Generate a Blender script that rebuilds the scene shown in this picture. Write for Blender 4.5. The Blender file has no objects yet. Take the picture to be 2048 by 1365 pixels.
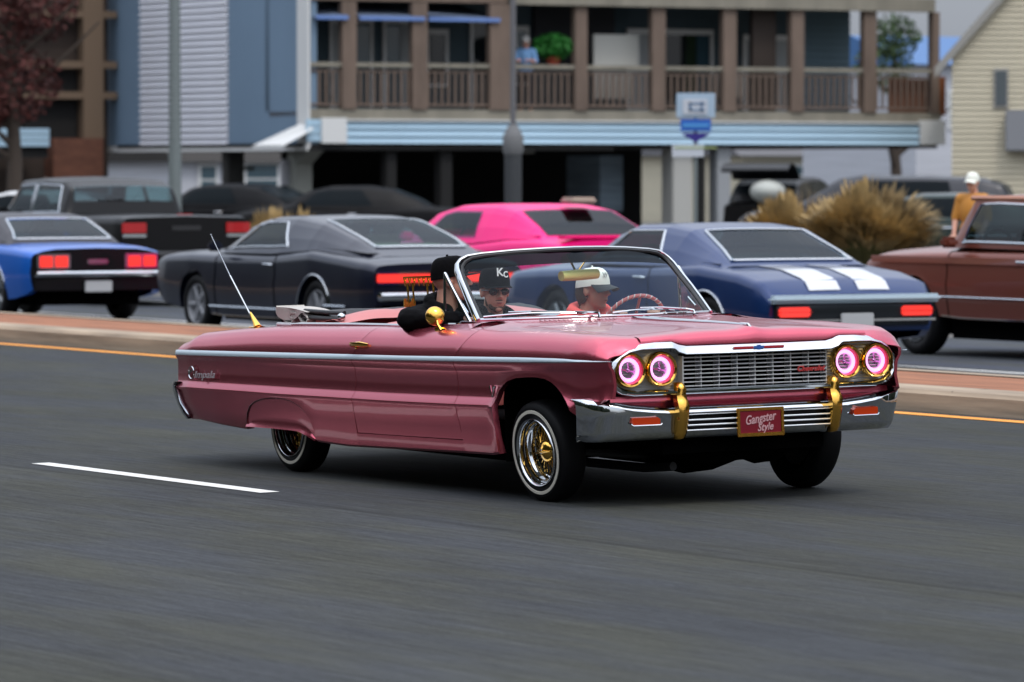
import bpy, bmesh, math, random
import numpy as np
from mathutils import Vector, Matrix, noise as mnoise
random.seed(7)
R=math.radians
scene=bpy.context.scene
col=scene.collection
# ------------------------------------------------------------------ camera
FPX=9884.2; CAMH=1.7558; HOR=338.0; TH=0.5128; CX,CY=.9443,26.571; BZ=-.0986; BP=.0373; CS=.0156
cam_d=bpy.data.cameras.new('camera'); cam=bpy.data.objects.new('camera',cam_d); col.objects.link(cam)
cam_d.sensor_width=36; cam_d.lens=FPX/2048*36; cam_d.clip_start=.5; cam_d.clip_end=4000
PIT=math.atan((682.5-HOR)/FPX)
cam.location=(0,0,CAMH); cam.rotation_euler=(R(90)-PIT,0,0)
cam_d.dof.use_dof=True; cam_d.dof.focus_distance=27.2; cam_d.dof.aperture_fstop=4.3
scene.camera=cam
# ------------------------------------------------------------------ world + sun (soft overcast light)
W=bpy.data.worlds.new('World'); scene.world=W; W.use_nodes=True
SUN_EL=60; SUN_AZ=150   # azimuth: degrees clockwise from +Y
wn=W.node_tree; wn.nodes.clear()
sky=wn.nodes.new('ShaderNodeTexSky'); sky.sky_type='NISHITA'; sky.sun_disc=False
sky.sun_elevation=R(SUN_EL); sky.sun_rotation=R(SUN_AZ); sky.air_density=1.2; sky.dust_density=3.0; sky.ozone_density=1.0
tc=wn.nodes.new('ShaderNodeTexCoord'); ns=wn.nodes.new('ShaderNodeTexNoise'); ns.inputs['Scale'].default_value=2.2; ns.inputs['Detail'].default_value=7; ns.inputs['Roughness'].default_value=.55
mp=wn.nodes.new('ShaderNodeMapping'); mp.inputs['Scale'].default_value=(1,1,2.2)
cr=wn.nodes.new('ShaderNodeValToRGB'); cr.color_ramp.elements[0].position=.30; cr.color_ramp.elements[1].position=.62
cr.color_ramp.elements[0].color=(5.4,6.1,7.4,1); cr.color_ramp.elements[1].color=(9.6,9.9,10.6,1)
mx=wn.nodes.new('ShaderNodeMix'); mx.data_type='RGBA'; mx.inputs[0].default_value=.72
bg=wn.nodes.new('ShaderNodeBackground'); bg.inputs['Strength'].default_value=.10
wo=wn.nodes.new('ShaderNodeOutputWorld')
wn.links.new(tc.outputs['Generated'],mp.inputs['Vector']); wn.links.new(mp.outputs[0],ns.inputs['Vector'])
wn.links.new(ns.outputs['Fac'],cr.inputs['Fac']); wn.links.new(sky.outputs[0],mx.inputs[6]); wn.links.new(cr.outputs[0],mx.inputs[7])
# overcast skies are about three times brighter overhead than at the horizon
sz=wn.nodes.new('ShaderNodeSeparateXYZ'); wn.links.new(tc.outputs['Generated'],sz.inputs[0])
gm=wn.nodes.new('ShaderNodeMapRange'); gm.inputs[1].default_value=0; gm.inputs[2].default_value=1; gm.inputs[3].default_value=.45; gm.inputs[4].default_value=2.35; wn.links.new(sz.outputs['Z'],gm.inputs[0])
vm=wn.nodes.new('ShaderNodeVectorMath'); vm.operation='SCALE'; wn.links.new(mx.outputs[2],vm.inputs[0]); wn.links.new(gm.outputs[0],vm.inputs['Scale'])
wn.links.new(vm.outputs[0],bg.inputs['Color']); wn.links.new(bg.outputs[0],wo.inputs[0])
sd=bpy.data.lights.new('sun','SUN'); sd.energy=.85; sd.angle=R(12); sd.color=(1,.96,.9)
so=bpy.data.objects.new('sun',sd); col.objects.link(so)
saz=R(SUN_AZ); sel=R(SUN_EL)
sdir=Vector((math.sin(saz)*math.cos(sel),math.cos(saz)*math.cos(sel),math.sin(sel)))
so.rotation_euler=sdir.to_track_quat('Z','Y').to_euler(); so.location=(0,0,60)
vs=scene.view_settings; vs.view_transform='Standard'; vs.look='None'; vs.exposure=0.38; vs.gamma=1; vs.use_curve_mapping=False
# ------------------------------------------------------------------ frames
FV=Vector((math.sin(TH),-math.cos(TH),0)); LF0=Vector((math.cos(TH),math.sin(TH),0)); UP0=Vector((0,0,1))
LF=LF0*math.cos(CS)+UP0*math.sin(CS); UP=-LF0*math.sin(CS)+UP0*math.cos(CS)
P0=Vector((CX,CY,0))
def RW(a,b,z=0):            # flat road frame to world
    return P0+FV*a+LF0*b+UP0*z
def frame(o,x,y,z): return Matrix(((x[0],y[0],z[0],o[0]),(x[1],y[1],z[1],o[1]),(x[2],y[2],z[2],o[2]),(0,0,0,1)))
CARM=frame(P0,FV,LF,UP)
FARM=lambda a,b,z: frame(RW(a,b,z),-FV,-LF0,UP0)     # things driving away on the far side
def B(x,y,z):               # body coordinates (lifted nose) to the car's own frame
    A=x+3.02; Z=z-.3
    return Vector((-3.02+A*math.cos(BP)-Z*math.sin(BP), y, .3+A*math.sin(BP)+Z*math.cos(BP)+BZ))
# ------------------------------------------------------------------ materials
MT={}; DK=.78; KEEP=('white_road_paint','yellow_road_paint','whitewall','white_cap_cloth','cap_letter_white','white_clapboard','pale_blue_fascia','blue_grey_panel','white_trim','cream_clapboard','coral_hoodie_fleece','hot_pink_paint','bright_blue_paint')
def mat(name,c,rough=.6,metal=0,coat=0,coatr=.03,emit=None,es=0,bump=None,var=None,spec=.5,alpha=None,trans=0,ior=1.45,sheen=0):
    if name in MT: return MT[name]
    if metal<.5 and name not in KEEP: c=tuple(v*DK for v in c)
    m=bpy.data.materials.new(name); m.use_nodes=True; n=m.node_tree; p=n.nodes['Principled BSDF']
    p.inputs['Base Color'].default_value=(*c,1); p.inputs['Roughness'].default_value=rough; p.inputs['Metallic'].default_value=metal
    p.inputs['Coat Weight'].default_value=coat; p.inputs['Coat Roughness'].default_value=coatr
    p.inputs['Specular IOR Level'].default_value=spec; p.inputs['IOR'].default_value=ior
    p.inputs['Transmission Weight'].default_value=trans
    if sheen: p.inputs['Sheen Weight'].default_value=sheen
    if emit: p.inputs['Emission Color'].default_value=(*emit,1); p.inputs['Emission Strength'].default_value=es
    if var:   # (scale vec or float, amount, detail)
        t=n.nodes.new('ShaderNodeTexCoord'); mpn=n.nodes.new('ShaderNodeMapping'); s=var[0]
        mpn.inputs['Scale'].default_value=s if isinstance(s,tuple) else (s,s,s)
        nz=n.nodes.new('ShaderNodeTexNoise'); nz.inputs['Scale'].default_value=1; nz.inputs['Detail'].default_value=6; nz.inputs['Roughness'].default_value=.6
        rp=n.nodes.new('ShaderNodeValToRGB'); a=var[1]
        rp.color_ramp.elements[0].position=.3; rp.color_ramp.elements[1].position=.7
        rp.color_ramp.elements[0].color=(*[max(0,v*(1-a)) for v in c],1); rp.color_ramp.elements[1].color=(*[v*(1+a) for v in c],1)
        n.links.new(t.outputs['Object'],mpn.inputs[0]); n.links.new(mpn.outputs[0],nz.inputs['Vector']); n.links.new(nz.outputs['Fac'],rp.inputs[0]); n.links.new(rp.outputs[0],p.inputs['Base Color'])
    if bump:  # (scale, strength, distance)
        t=n.nodes.new('ShaderNodeTexCoord'); mpn=n.nodes.new('ShaderNodeMapping'); s=bump[0]
        mpn.inputs['Scale'].default_value=s if isinstance(s,tuple) else (s,s,s)
        nz=n.nodes.new('ShaderNodeTexNoise'); nz.inputs['Scale'].default_value=1; nz.inputs['Detail'].default_value=4
        b=n.nodes.new('ShaderNodeBump'); b.inputs['Strength'].default_value=bump[1]; b.inputs['Distance'].default_value=bump[2]
        n.links.new(t.outputs['Object'],mpn.inputs[0]); n.links.new(mpn.outputs[0],nz.inputs['Vector']); n.links.new(nz.outputs['Fac'],b.inputs['Height']); n.links.new(b.outputs[0],p.inputs['Normal'])
    MT[name]=m; return m
def paint(name,c,metal=.55,rough=.32,flake=True):
    m=mat(name,c,rough,metal,coat=.45 if flake else .42,coatr=.04)
    if False:
        n=m.node_tree; p=n.nodes['Principled BSDF']
        t=n.nodes.new('ShaderNodeTexCoord'); v=n.nodes.new('ShaderNodeTexVoronoi'); v.inputs['Scale'].default_value=900
        b=n.nodes.new('ShaderNodeBump'); b.inputs['Strength'].default_value=.12; b.inputs['Distance'].default_value=.001
        n.links.new(t.outputs['Object'],v.inputs['Vector']); n.links.new(v.outputs['Distance'],b.inputs['Height']); n.links.new(b.outputs[0],p.inputs['Normal'])
    return m
def glass(name,tint,alpha_mix=.25,rough=.0):
    m=bpy.data.materials.new(name); m.use_nodes=True; n=m.node_tree; n.nodes.clear()
    o=n.nodes.new('ShaderNodeOutputMaterial'); mxs=n.nodes.new('ShaderNodeMixShader'); tr=n.nodes.new('ShaderNodeBsdfTransparent'); gl=n.nodes.new('ShaderNodeBsdfGlossy')
    tr.inputs[0].default_value=(*tint,1); gl.inputs['Roughness'].default_value=rough; gl.inputs[0].default_value=(.9,.95,1,1)
    fr=n.nodes.new('ShaderNodeFresnel'); fr.inputs[0].default_value=1.5
    ad=n.nodes.new('ShaderNodeMath'); ad.operation='MULTIPLY_ADD'; ad.inputs[1].default_value=.26; ad.inputs[2].default_value=alpha_mix
    n.links.new(fr.outputs[0],ad.inputs[0]); n.links.new(ad.outputs[0],mxs.inputs[0]); n.links.new(tr.outputs[0],mxs.inputs[1]); n.links.new(gl.outputs[0],mxs.inputs[2]); n.links.new(mxs.outputs[0],o.inputs[0])
    MT[name]=m; return m
# ------------------------------------------------------------------ mesh helpers
class MB:
    def __init__(s): s.v=[]; s.f=[]
    def add(s,vs,fs):
        o=len(s.v); s.v+= [tuple(v) for v in vs]; s.f+=[tuple(i+o for i in f) for f in fs]; return s
    def box(s,x0,x1,y0,y1,z0,z1,bev=0):
        if bev<=0:
            return s.add([(x0,y0,z0),(x1,y0,z0),(x1,y1,z0),(x0,y1,z0),(x0,y0,z1),(x1,y0,z1),(x1,y1,z1),(x0,y1,z1)],
              [(0,3,2,1),(4,5,6,7),(0,1,5,4),(1,2,6,5),(2,3,7,6),(3,0,4,7)])
        bm=bmesh.new(); bmesh.ops.create_cube(bm,size=1)
        for v in bm.verts: v.co=Vector(((x0+x1)/2+v.co.x*(x1-x0),(y0+y1)/2+v.co.y*(y1-y0),(z0+z1)/2+v.co.z*(z1-z0)))
        bmesh.ops.bevel(bm,geom=bm.edges[:],offset=min(bev,.45*min(abs(x1-x0),abs(y1-y0),abs(z1-z0))),segments=2,affect='EDGES')
        s.bm(bm); return s
    def bm(s,bm,M=None):
        bm.verts.index_update(); vs=[(M@v.co if M else v.co)[:] for v in bm.verts]; s.add(vs,[[v.index for v in f.verts] for f in bm.faces]); bm.free(); return s
    def grid(s,rows,closed=False,cyc=False,flip=False):
        nr=len(rows); nc=len(rows[0]); vs=[p for r in rows for p in r]; fs=[]
        for i in range(nr-1+(1 if cyc else 0)):
            for j in range(nc-1+(1 if closed else 0)):
                a=i*nc+j; b=i*nc+(j+1)%nc; c=((i+1)%nr)*nc+(j+1)%nc; d=((i+1)%nr)*nc+j
                fs.append((a,d,c,b) if flip else (a,b,c,d))
        return s.add(vs,fs)
    def poly(s,pts): return s.add(pts,[tuple(range(len(pts)))])
    def tube(s,path,r,n=8,cyc=False,caps=True,sq=None):
        P=[Vector(p) for p in path]; N=len(P); rows=[]; prev=None
        for i,p in enumerate(P):
            if cyc: t=(P[(i+1)%N]-P[i-1])
            else: t=P[min(i+1,N-1)]-P[max(i-1,0)]
            if t.length<1e-9: t=Vector((1,0,0))
            t.normalize()
            if prev is None:
                a=Vector((0,0,1)) if abs(t.z)<.9 else Vector((1,0,0)); u=t.cross(a).normalized()
            else:
                u=(prev-t*prev.dot(t)); u=u.normalized() if u.length>1e-6 else t.orthogonal().normalized()
            prev=u; w=t.cross(u); rr=r[i] if isinstance(r,(list,tuple)) else r
            ra,rb=(rr,rr) if sq is None else (rr*sq[0],rr*sq[1])
            rows.append([p+u*math.cos(2*math.pi*k/n)*ra+w*math.sin(2*math.pi*k/n)*rb for k in range(n)])
        s.grid(rows,closed=True,cyc=cyc)
        if caps and not cyc: s.poly(rows[0][::-1]); s.poly(rows[-1])
        return s
    def lathe(s,prof,M=None,n=32,caps=False):   # prof (r, h) about local Z
        rows=[]
        for r_,h_ in prof:
            row=[Vector((r_*math.cos(2*math.pi*k/n),r_*math.sin(2*math.pi*k/n),h_)) for k in range(n)]
            rows.append([M@q for q in row] if M else row)
        s.grid(rows,closed=True)
        if caps: s.poly(rows[0]); s.poly(rows[-1][::-1])
        return s
    def prism(s,pts2,f,d0,d1):   # pts2 polygon, f(u,v,d)->point
        n=len(pts2); a=[f(u,v,d0) for u,v in pts2]; b=[f(u,v,d1) for u,v in pts2]
        s.add(a+b,[tuple(range(n))[::-1],tuple(range(n,2*n))]+[(i,(i+1)%n,n+(i+1)%n,n+i) for i in range(n)]); return s
    def ball(s,c,r,n=2,M=None):
        bm=bmesh.new(); bmesh.ops.create_icosphere(bm,subdivisions=n,radius=1)
        rr=r if isinstance(r,(tuple,list)) else (r,r,r)
        T=Matrix.Translation(c)@(M or Matrix.Identity(4))@Matrix.Diagonal((*rr,1))
        return s.bm(bm,T)
    def cap(s,p,q,r1,r2,n=14):
        p=Vector(p);q=Vector(q);s.ball(p,r1);s.ball(q,r2); return s.tube([p,q],[r1,r2],n=n)
    def xf(s,M): s.v=[tuple(M@Vector(v)) for v in s.v]; return s
    def mesh(s,name,smooth=35,weld=0):
        me=bpy.data.meshes.new(name); me.from_pydata([tuple(v) for v in s.v],[],s.f); 
        bm=bmesh.new(); bm.from_mesh(me)
        if weld: 
            bmesh.ops.remove_doubles(bm,verts=bm.verts,dist=weld)
            bmesh.ops.dissolve_degenerate(bm,edges=bm.edges,dist=weld*.5)
        bmesh.ops.recalc_face_normals(bm,faces=bm.faces); bm.to_mesh(me); bm.free()
        if smooth: 
            me.shade_smooth(); me.set_sharp_from_angle(angle=R(smooth))
        me.update(); return me
def ob(name,mb,m,parent=None,smooth=35,label=None,kind=None,weld=0,M=None):
    me=mb.mesh(name,smooth,weld) if isinstance(mb,MB) else mb
    if m is not None and not me.materials: me.materials.append(m)
    o=bpy.data.objects.new(name,me); col.objects.link(o)
    if parent: o.parent=parent
    if M is not None: o.matrix_local=M
    if label: o['label']=label
    if kind: o['kind']=kind
    return o
def thing(name,label,cat,M=None,group=None):
    o=bpy.data.objects.new(name,None); o.empty_display_size=.3; col.objects.link(o)
    if M is not None: o.matrix_world=M
    o['label']=label; o['category']=cat
    if group: o['group']=group
    return o
def tag(o,label,cat,group=None):
    o['label']=label; o['category']=cat
    if group: o['group']=group
    return o
def copytree(o,parent=None,name=None):
    c=o.copy(); col.objects.link(c)
    if parent is not None: c.parent=parent
    for ch in list(o.children): copytree(ch,c)
    return c
def text(name,s,size,m,parent,M,shear=0,ext=.0015,bold=0,sx=1):
    cu=bpy.data.curves.new(name,'FONT'); cu.body=s; cu.size=size; cu.shear=shear; cu.extrude=ext; cu.offset=bold; cu.align_x='CENTER'; cu.align_y='CENTER'; cu.resolution_u=3
    o=bpy.data.objects.new(name,cu); col.objects.link(o)
    dg=bpy.context.evaluated_depsgraph_get(); me=bpy.data.meshes.new_from_object(o.evaluated_get(dg)); bpy.data.objects.remove(o)
    for v in me.vertices: v.co.x*=sx
    me.materials.clear(); return ob(name,me,m,parent,M=M)
def remesh(mb,voxel,smooth=6):
    me=mb.mesh('tmp',0); o=bpy.data.objects.new('tmp',me); col.objects.link(o)
    r=o.modifiers.new('r','REMESH'); r.mode='VOXEL'; r.voxel_size=voxel; r.use_smooth_shade=True
    if smooth: q=o.modifiers.new('s','SMOOTH'); q.factor=.5; q.iterations=smooth
    dg=bpy.context.evaluated_depsgraph_get(); m2=bpy.data.meshes.new_from_object(o.evaluated_get(dg)); bpy.data.objects.remove(o); m2.shade_smooth(); return m2
def ip(x,xs,ys): return float(np.interp(x,xs,ys))
# ================================================================== SETTING
def asphalt(name,base,streak=True):
    m=bpy.data.materials.new(name); m.use_nodes=True; n=m.node_tree; p=n.nodes['Principled BSDF']; L=n.links.new
    p.inputs['Roughness'].default_value=.85; p.inputs['Specular IOR Level'].default_value=.12
    t=n.nodes.new('ShaderNodeTexCoord')
    def nz(sc,det=5,r=.6,sc1=1):
        mpn=n.nodes.new('ShaderNodeMapping'); mpn.inputs['Scale'].default_value=sc; q=n.nodes.new('ShaderNodeTexNoise'); q.inputs['Scale'].default_value=sc1; q.inputs['Detail'].default_value=det; q.inputs['Roughness'].default_value=r
        L(t.outputs['Object'],mpn.inputs[0]); L(mpn.outputs[0],q.inputs['Vector']); return q.outputs['Fac']
    big=nz((.16,.5,1),4); st=nz((1.2,22,1),7,.78); gr=nz((14,80,60),3,.85); fl=nz((3.5,60,60),2,.9); lane=nz((.02,.75,.5),2)
    def mad(a,k,c):
        q=n.nodes.new('ShaderNodeMath'); q.operation='MULTIPLY_ADD'; L(a,q.inputs[0]); q.inputs[1].default_value=k
        if isinstance(c,(int,float)): q.inputs[2].default_value=c
        else: L(c,q.inputs[2])
        return q.outputs[0]
    v=mad(big,1.1,-1.55); v=mad(st,2.6,v); v=mad(gr,1.5,v); v=mad(lane,.45,v)
    fr=n.nodes.new('ShaderNodeValToRGB'); fr.color_ramp.elements[0].position=.66; fr.color_ramp.elements[1].position=.74; fr.color_ramp.elements[0].color=(0,0,0,1); fr.color_ramp.elements[1].color=(1,1,1,1); L(fl,fr.inputs[0])
    v=mad(fr.outputs[0],.9,v)
    if streak:   # construction joint beside the lane dashes
        sp=n.nodes.new('ShaderNodeSeparateXYZ'); L(t.outputs['Object'],sp.inputs[0]); wob=mad(big,.10,sp.outputs['Y'])
        d=mad(wob,1,1.87); ab=n.nodes.new('ShaderNodeMath'); ab.operation='ABSOLUTE'; L(d,ab.inputs[0])
        mr=n.nodes.new('ShaderNodeMapRange'); mr.inputs[1].default_value=.0; mr.inputs[2].default_value=.05; mr.inputs[3].default_value=.62; mr.inputs[4].default_value=1; L(ab.outputs[0],mr.inputs[0])
        m2=n.nodes.new('ShaderNodeMapRange'); m2.inputs[1].default_value=-.02; m2.inputs[2].default_value=.02; m2.inputs[3].default_value=1.0; m2.inputs[4].default_value=.90; L(d,m2.inputs[0])
        q1=n.nodes.new('ShaderNodeMath'); q1.operation='MULTIPLY'; L(v,q1.inputs[0]); L(mr.outputs[0],q1.inputs[1]); q2=n.nodes.new('ShaderNodeMath'); q2.operation='MULTIPLY'; L(q1.outputs[0],q2.inputs[0]); L(m2.outputs[0],q2.inputs[1]); v=q2.outputs[0]
    hue=nz((.35,1.3,1),3); hr=n.nodes.new('ShaderNodeValToRGB'); hr.color_ramp.elements[0].position=.38; hr.color_ramp.elements[1].position=.62
    hr.color_ramp.elements[0].color=(base[0]*.93,base[1]*.97,base[2]*1.14,1); hr.color_ramp.elements[1].color=(base[0]*1.03,base[1]*1.03,base[2]*.92,1); L(hue,hr.inputs[0])
    mu=n.nodes.new('ShaderNodeVectorMath'); mu.operation='SCALE'; L(hr.outputs[0],mu.inputs[0]); L(v,mu.inputs['Scale']); L(mu.outputs[0],p.inputs['Base Color'])
    b=n.nodes.new('ShaderNodeBump'); b.inputs['Strength'].default_value=.55; b.inputs['Distance'].default_value=.006; L(gr,b.inputs['Height']); L(b.outputs[0],p.inputs['Normal'])
    return m
asph=asphalt('road_asphalt',(.0345,.036,.0335),True); asph2=asphalt('far_road_asphalt',(.050,.054,.059))
conc=mat('kerb_concrete',(.40,.31,.22),.85,var=((.7,7,16),.38),bump=(40,.3,.005)); brickm=mat('median_brick_paving',(.33,.13,.06),.85,var=((.9,14,14),.45),bump=(30,.4,.01))
yel=mat('yellow_road_paint',(.72,.28,.03),.7,var=((2,30,3),.18)); wht=mat('white_road_paint',(.66,.66,.63),.7,var=((9,60,3),.22))
grass=mat('verge_grass',(.10,.095,.045),.95,var=(.8,.35),bump=(6,.6,.05)); pavem=mat('parking_pavement',(.13,.13,.13),.9,var=(.5,.2))
# ground sheet: profile across the road, running along it
def strip(name,prof,a0,a1,m,kind='structure',na=2,smooth=0):
    mb=MB(); mb.grid([[RW(a,b,z) for b,z in prof] for a in lin0(a0,a1,na)]); o=ob(name,mb,m,smooth=smooth); o['kind']=kind; return o
lin0=lambda a,b,n:[a+(b-a)*i/(n-1) for i in range(n)]
tc_=math.tan(CS)
RF=frame(P0,FV,LF0,UP0)
def strip(name,prof,a0,a1,m,kind='structure',label=None):
    o=ob(name,MB().grid([[(a,b,z) for b,z in prof] for a in (a0,a1)]),m,smooth=0); o.matrix_world=RF; o['kind']=kind; return o
strip('ground',[(-1800,-.24),(-12.3,-.24),(-12.2,-.45),(17.2,-.45),(17.4,-.13),(24,.04),(1800,.06)],-1800,1800,grass)
strip('road',[(-12.0,-12.0*tc_),(5.32,5.32*tc_)],-1500,1500,asph)
strip('far_road',[(7.2,-.08),(17.3,-.12)],-1500,1500,asph2)
zc=5.32*tc_
strip('kerb',[(5.315,zc-.02),(5.33,zc+.12),(5.36,zc+.148),(5.40,zc+.155),(5.66,zc+.158)],-1500,1500,conc)
mb=MB()
for k in range(-60,12):
    a0=k*3.05+.8; mb.add([(a0,5.327,zc+.02),(a0+.014,5.327,zc+.02),(a0+.014,5.357,zc+.1485),(a0,5.357,zc+.1485),(a0,5.66,zc+.160),(a0+.014,5.66,zc+.160)],[(0,1,2,3),(3,2,5,4)])
kj=ob('kerb_joint',mb,mat('kerb_joint_dirt',(.07,.055,.04),.95),smooth=0,kind='structure'); kj.matrix_world=RF
strip('median',[(5.66,zc+.150),(6.1,zc+.156),(6.95,zc+.15)],-1500,1500,brickm)
strip('kerb',[(6.95,zc+.158),(7.18,zc+.155),(7.21,zc+.12),(7.215,-.13)],-1500,1500,conc)
strip('road_marking',[(5.02,5.02*tc_+.004),(5.16,5.16*tc_+.004)],-1500,1500,yel)
strip('road_marking',[(12.05,-.0952),(12.17,-.0957)],-1500,1500,wht)
for a in range(-70,71): 
    if abs(a)<14: strip('road_marking',[(15.9,-.1104),(16.02,-.1109)],a*12.2-4.6,a*12.2-1.6,wht)
for k in range(-9,3): strip('road_marking',[(-1.76,-1.76*tc_+.004),(-1.64,-1.64*tc_+.004)],-4.72+12.2*k,-1.62+12.2*k,wht)
for k in range(-9,3): strip('road_marking',[(1.76,1.76*tc_+.004),(1.88,1.88*tc_+.004)],-5.0+12.2*k,-1.95+12.2*k,wht)
strip('pavement',[(17.28,-.14),(17.33,.02),(19.2,.03),(19.25,-.08)],-600,600,mat('pavement_concrete',(.33,.32,.30),.9,var=(1.5,.12)))
strip('parking_ground',[(22,.075),(110,.075)],-200,90,pavem)
# unseen dark tree belts on both roadsides, added to darken the car's lower reflections
leafd=mat('dark_foliage',(.025,.036,.018),.9,var=(2,.4))
mb=MB(); rnd=random.Random(3)
for k in range(230):
    a=-115+1.35*k+rnd.uniform(-1,1); b=-18.5-rnd.uniform(0,7); h_=rnd.uniform(11,17)
    if k>140: a=-4+(k-140)*2.0+rnd.uniform(-1,1); b=rnd.uniform(22,29)
    mb.ball((a,b,h_*.42-.2),(rnd.uniform(1.6,2.8),rnd.uniform(1.5,2.5),h_*.55),2)
for i,v in enumerate(mb.v):
    w=mnoise.noise(Vector(v)*.5)*1.4; mb.v[i]=(v[0]+w,v[1]+w*.5,v[2]+w)
o=ob('reflection_tree_belt',mb,leafd,smooth=0,kind='stuff'); o.matrix_world=RF; o['label']='unseen dark tree belts on both roadsides, added to darken reflections'
# ------------------------------------------------------------------ buildings
blue=mat('blue_grey_panel',(.15,.225,.31),.7,var=(.25,.10)); whb=mat('white_clapboard',(.66,.67,.72),.6,var=((.6,.6,2),.06)); wht_t=mat('white_trim',(.62,.63,.62),.6); pale=mat('pale_blue_fascia',(.36,.52,.64),.55,var=((.3,.3,3),.08))
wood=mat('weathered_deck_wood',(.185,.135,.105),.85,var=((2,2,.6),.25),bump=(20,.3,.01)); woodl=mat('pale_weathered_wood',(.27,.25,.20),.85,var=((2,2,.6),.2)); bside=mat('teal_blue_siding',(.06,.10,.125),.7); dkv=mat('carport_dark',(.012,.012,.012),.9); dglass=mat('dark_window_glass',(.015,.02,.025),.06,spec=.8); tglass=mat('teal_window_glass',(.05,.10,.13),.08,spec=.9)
creamw=mat('cream_clapboard',(.50,.455,.34),.65,var=((.6,.6,3),.06)); creamd=mat('grey_bargeboard',(.36,.35,.32),.7); brown=mat('dark_brown_siding',(.05,.035,.028),.85,var=((.5,.5,3),.3)); brickr=mat('red_brown_brick',(.16,.065,.04),.85,var=((3,3,8),.25)); redw=mat('redwood_lattice',(.19,.07,.035),.8)
pg=mat('grey_painted_column',(.27,.28,.25),.7); colw=mat('white_column_paint',(.50,.50,.47),.6)
O3=Vector((-4.3,105.0,0))
DM=frame(O3,LF0,-FV,UP0)     # deck building: x along its front, y away from the road lanes' far side... (depth), z up
def px2s(px): r=(px-1024)/FPX; return (4.3+105*r)/(.8714-.4905*r)
def px2t(px): r=(px-1024)/FPX; return (-4.3-105*r)/(.4905+.8714*r)
# --- tower with blue panels and white boards (front parallel to the road)
TMX=frame(O3,-FV,LF0,UP0)    # x along the front (left and away), y = depth
tw_=thing('siding_building','blue-grey tower block with a central strip of white clapboards, raised on posts','building',TMX)
t0,t1,t2,t3=px2t(598),px2t(457),px2t(284),px2t(166)
ob('wall',MB().box(2.1,t3,0.06,7.5,2.28,9.2).box(.05,2.1,.06,.2,2.28,9.2),blue,tw_,smooth=0)
ob('blue_wall_panel',MB().box(t0,t1-.02,-.0,.05,2.28,9.0),blue,tw_,smooth=0); ob('blue_wall_panel',MB().box(t2+.02,t3,-.0,.05,2.28,9.0),blue,tw_,smooth=0)
ob('side_wall_cladding',MB().box(t3+.003,t3+.35,.10,7.3,2.28,9.0),wht_t,tw_,smooth=0)
me=None
for k in range(46):
    if me is None: me=MB().add([(t1,0.03,0),(t2,.03,0),(t2,-.075,0),(t1,-.075,0),(t1,.01,.142),(t2,.01,.142)],[(0,1,2,3),(3,2,5,4),(0,3,4),(1,5,2)]).mesh('clapboard',0)
    ob('clapboard',me,whb,tw_,M=Matrix.Translation((0,-.0,2.30+.146*k)))
ob('corner_trim',MB().box(-.04,t0-.01,-.05,.0,2.2,9.0),wht_t,tw_,smooth=0); ob('base_trim',MB().box(-.04,t3+.06,-.09,-.04,2.14,2.27),wht_t,tw_,smooth=0)
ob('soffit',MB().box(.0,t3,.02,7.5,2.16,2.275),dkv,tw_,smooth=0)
for px,w,m in ((575,.42,pg),(442,.34,mat('dark_column',(.03,.03,.028),.8)),(170,.3,dkv)):
    t=px2t(px); ob('post',MB().box(t-w/2,t+w/2,.1,.5,.07,2.16,bev=.02),m,tw_)
    if px==575: ob('post_bracket',MB().add([(t-.8,.12,2.15),(t-w/2,.12,2.15),(t-w/2,.12,1.85),(t-.8,.48,2.15),(t-w/2,.48,2.15),(t-w/2,.48,1.85)],[(0,1,2),(3,5,4),(0,2,5,3)]),pg,tw_,smooth=0)
ob('small_porch_roof',MB().add([(-.2,-.0,2.6),(-.2,-.7,2.25),(1.3,-.7,2.25),(.2,-.02,2.75)],[(0,1,2,3)]).add([(-.2,-.7,2.24),(1.3,-.7,2.24),(1.3,-.7,2.15),(-.2,-.7,2.15)],[(0,1,2,3)]),wht_t,tw_,smooth=0)
# --- deck building
dk=thing('balcony_building','long weathered building with a wooden balcony over an open carport and a pale blue fascia','building',DM)
S1=px2s(1880)
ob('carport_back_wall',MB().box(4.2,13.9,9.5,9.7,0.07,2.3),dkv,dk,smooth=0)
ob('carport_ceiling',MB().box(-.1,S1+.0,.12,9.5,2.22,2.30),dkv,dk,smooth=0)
me=None
for k in range(3):
    x0,x1=px2s(690)+.02,px2s(1836)-.02
    if me is None: me=MB().add([(x0,0.03,0),(x1,.03,0),(x1,-.06,0),(x0,-.06,0),(x0,.0,.155),(x1,.0,.155)],[(0,3,2,1),(3,4,5,2),(0,4,3),(1,2,5)]).mesh('fascia_board',0)
    ob('fascia_board',me,pale,dk,M=Matrix.Translation((0,0,2.30+.157*k)))
ob('fascia_backing',MB().box(0,S1,.04,.12,2.30,2.80),pale,dk,smooth=0)
ob('fascia_cap',MB().box(px2s(690),px2s(1836),-.09,.02,2.775,2.81),wht_t,dk,smooth=0)
ob('fascia_corner_block',MB().box(px2s(640),px2s(690),-.10,.06,2.30,2.84),wht_t,dk,smooth=0); ob('fascia_corner_block',MB().box(px2s(1836),px2s(1885),-.10,.5,2.30,2.86),wht_t,dk,smooth=0)
for k in range(3): ob('left_fascia_board',MB().box(px2s(612),px2s(640),-.05,.0,2.34+.16*k,2.485+.16*k),pale,dk,smooth=0)
ob('deck_edge_board',MB().box(0.0,S1,-.02,.10,2.81,3.03),woodl,dk,smooth=0)
ob('deck_floor',MB().box(0,S1,.10,1.9,2.88,2.98),wood,dk,smooth=0)
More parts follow.
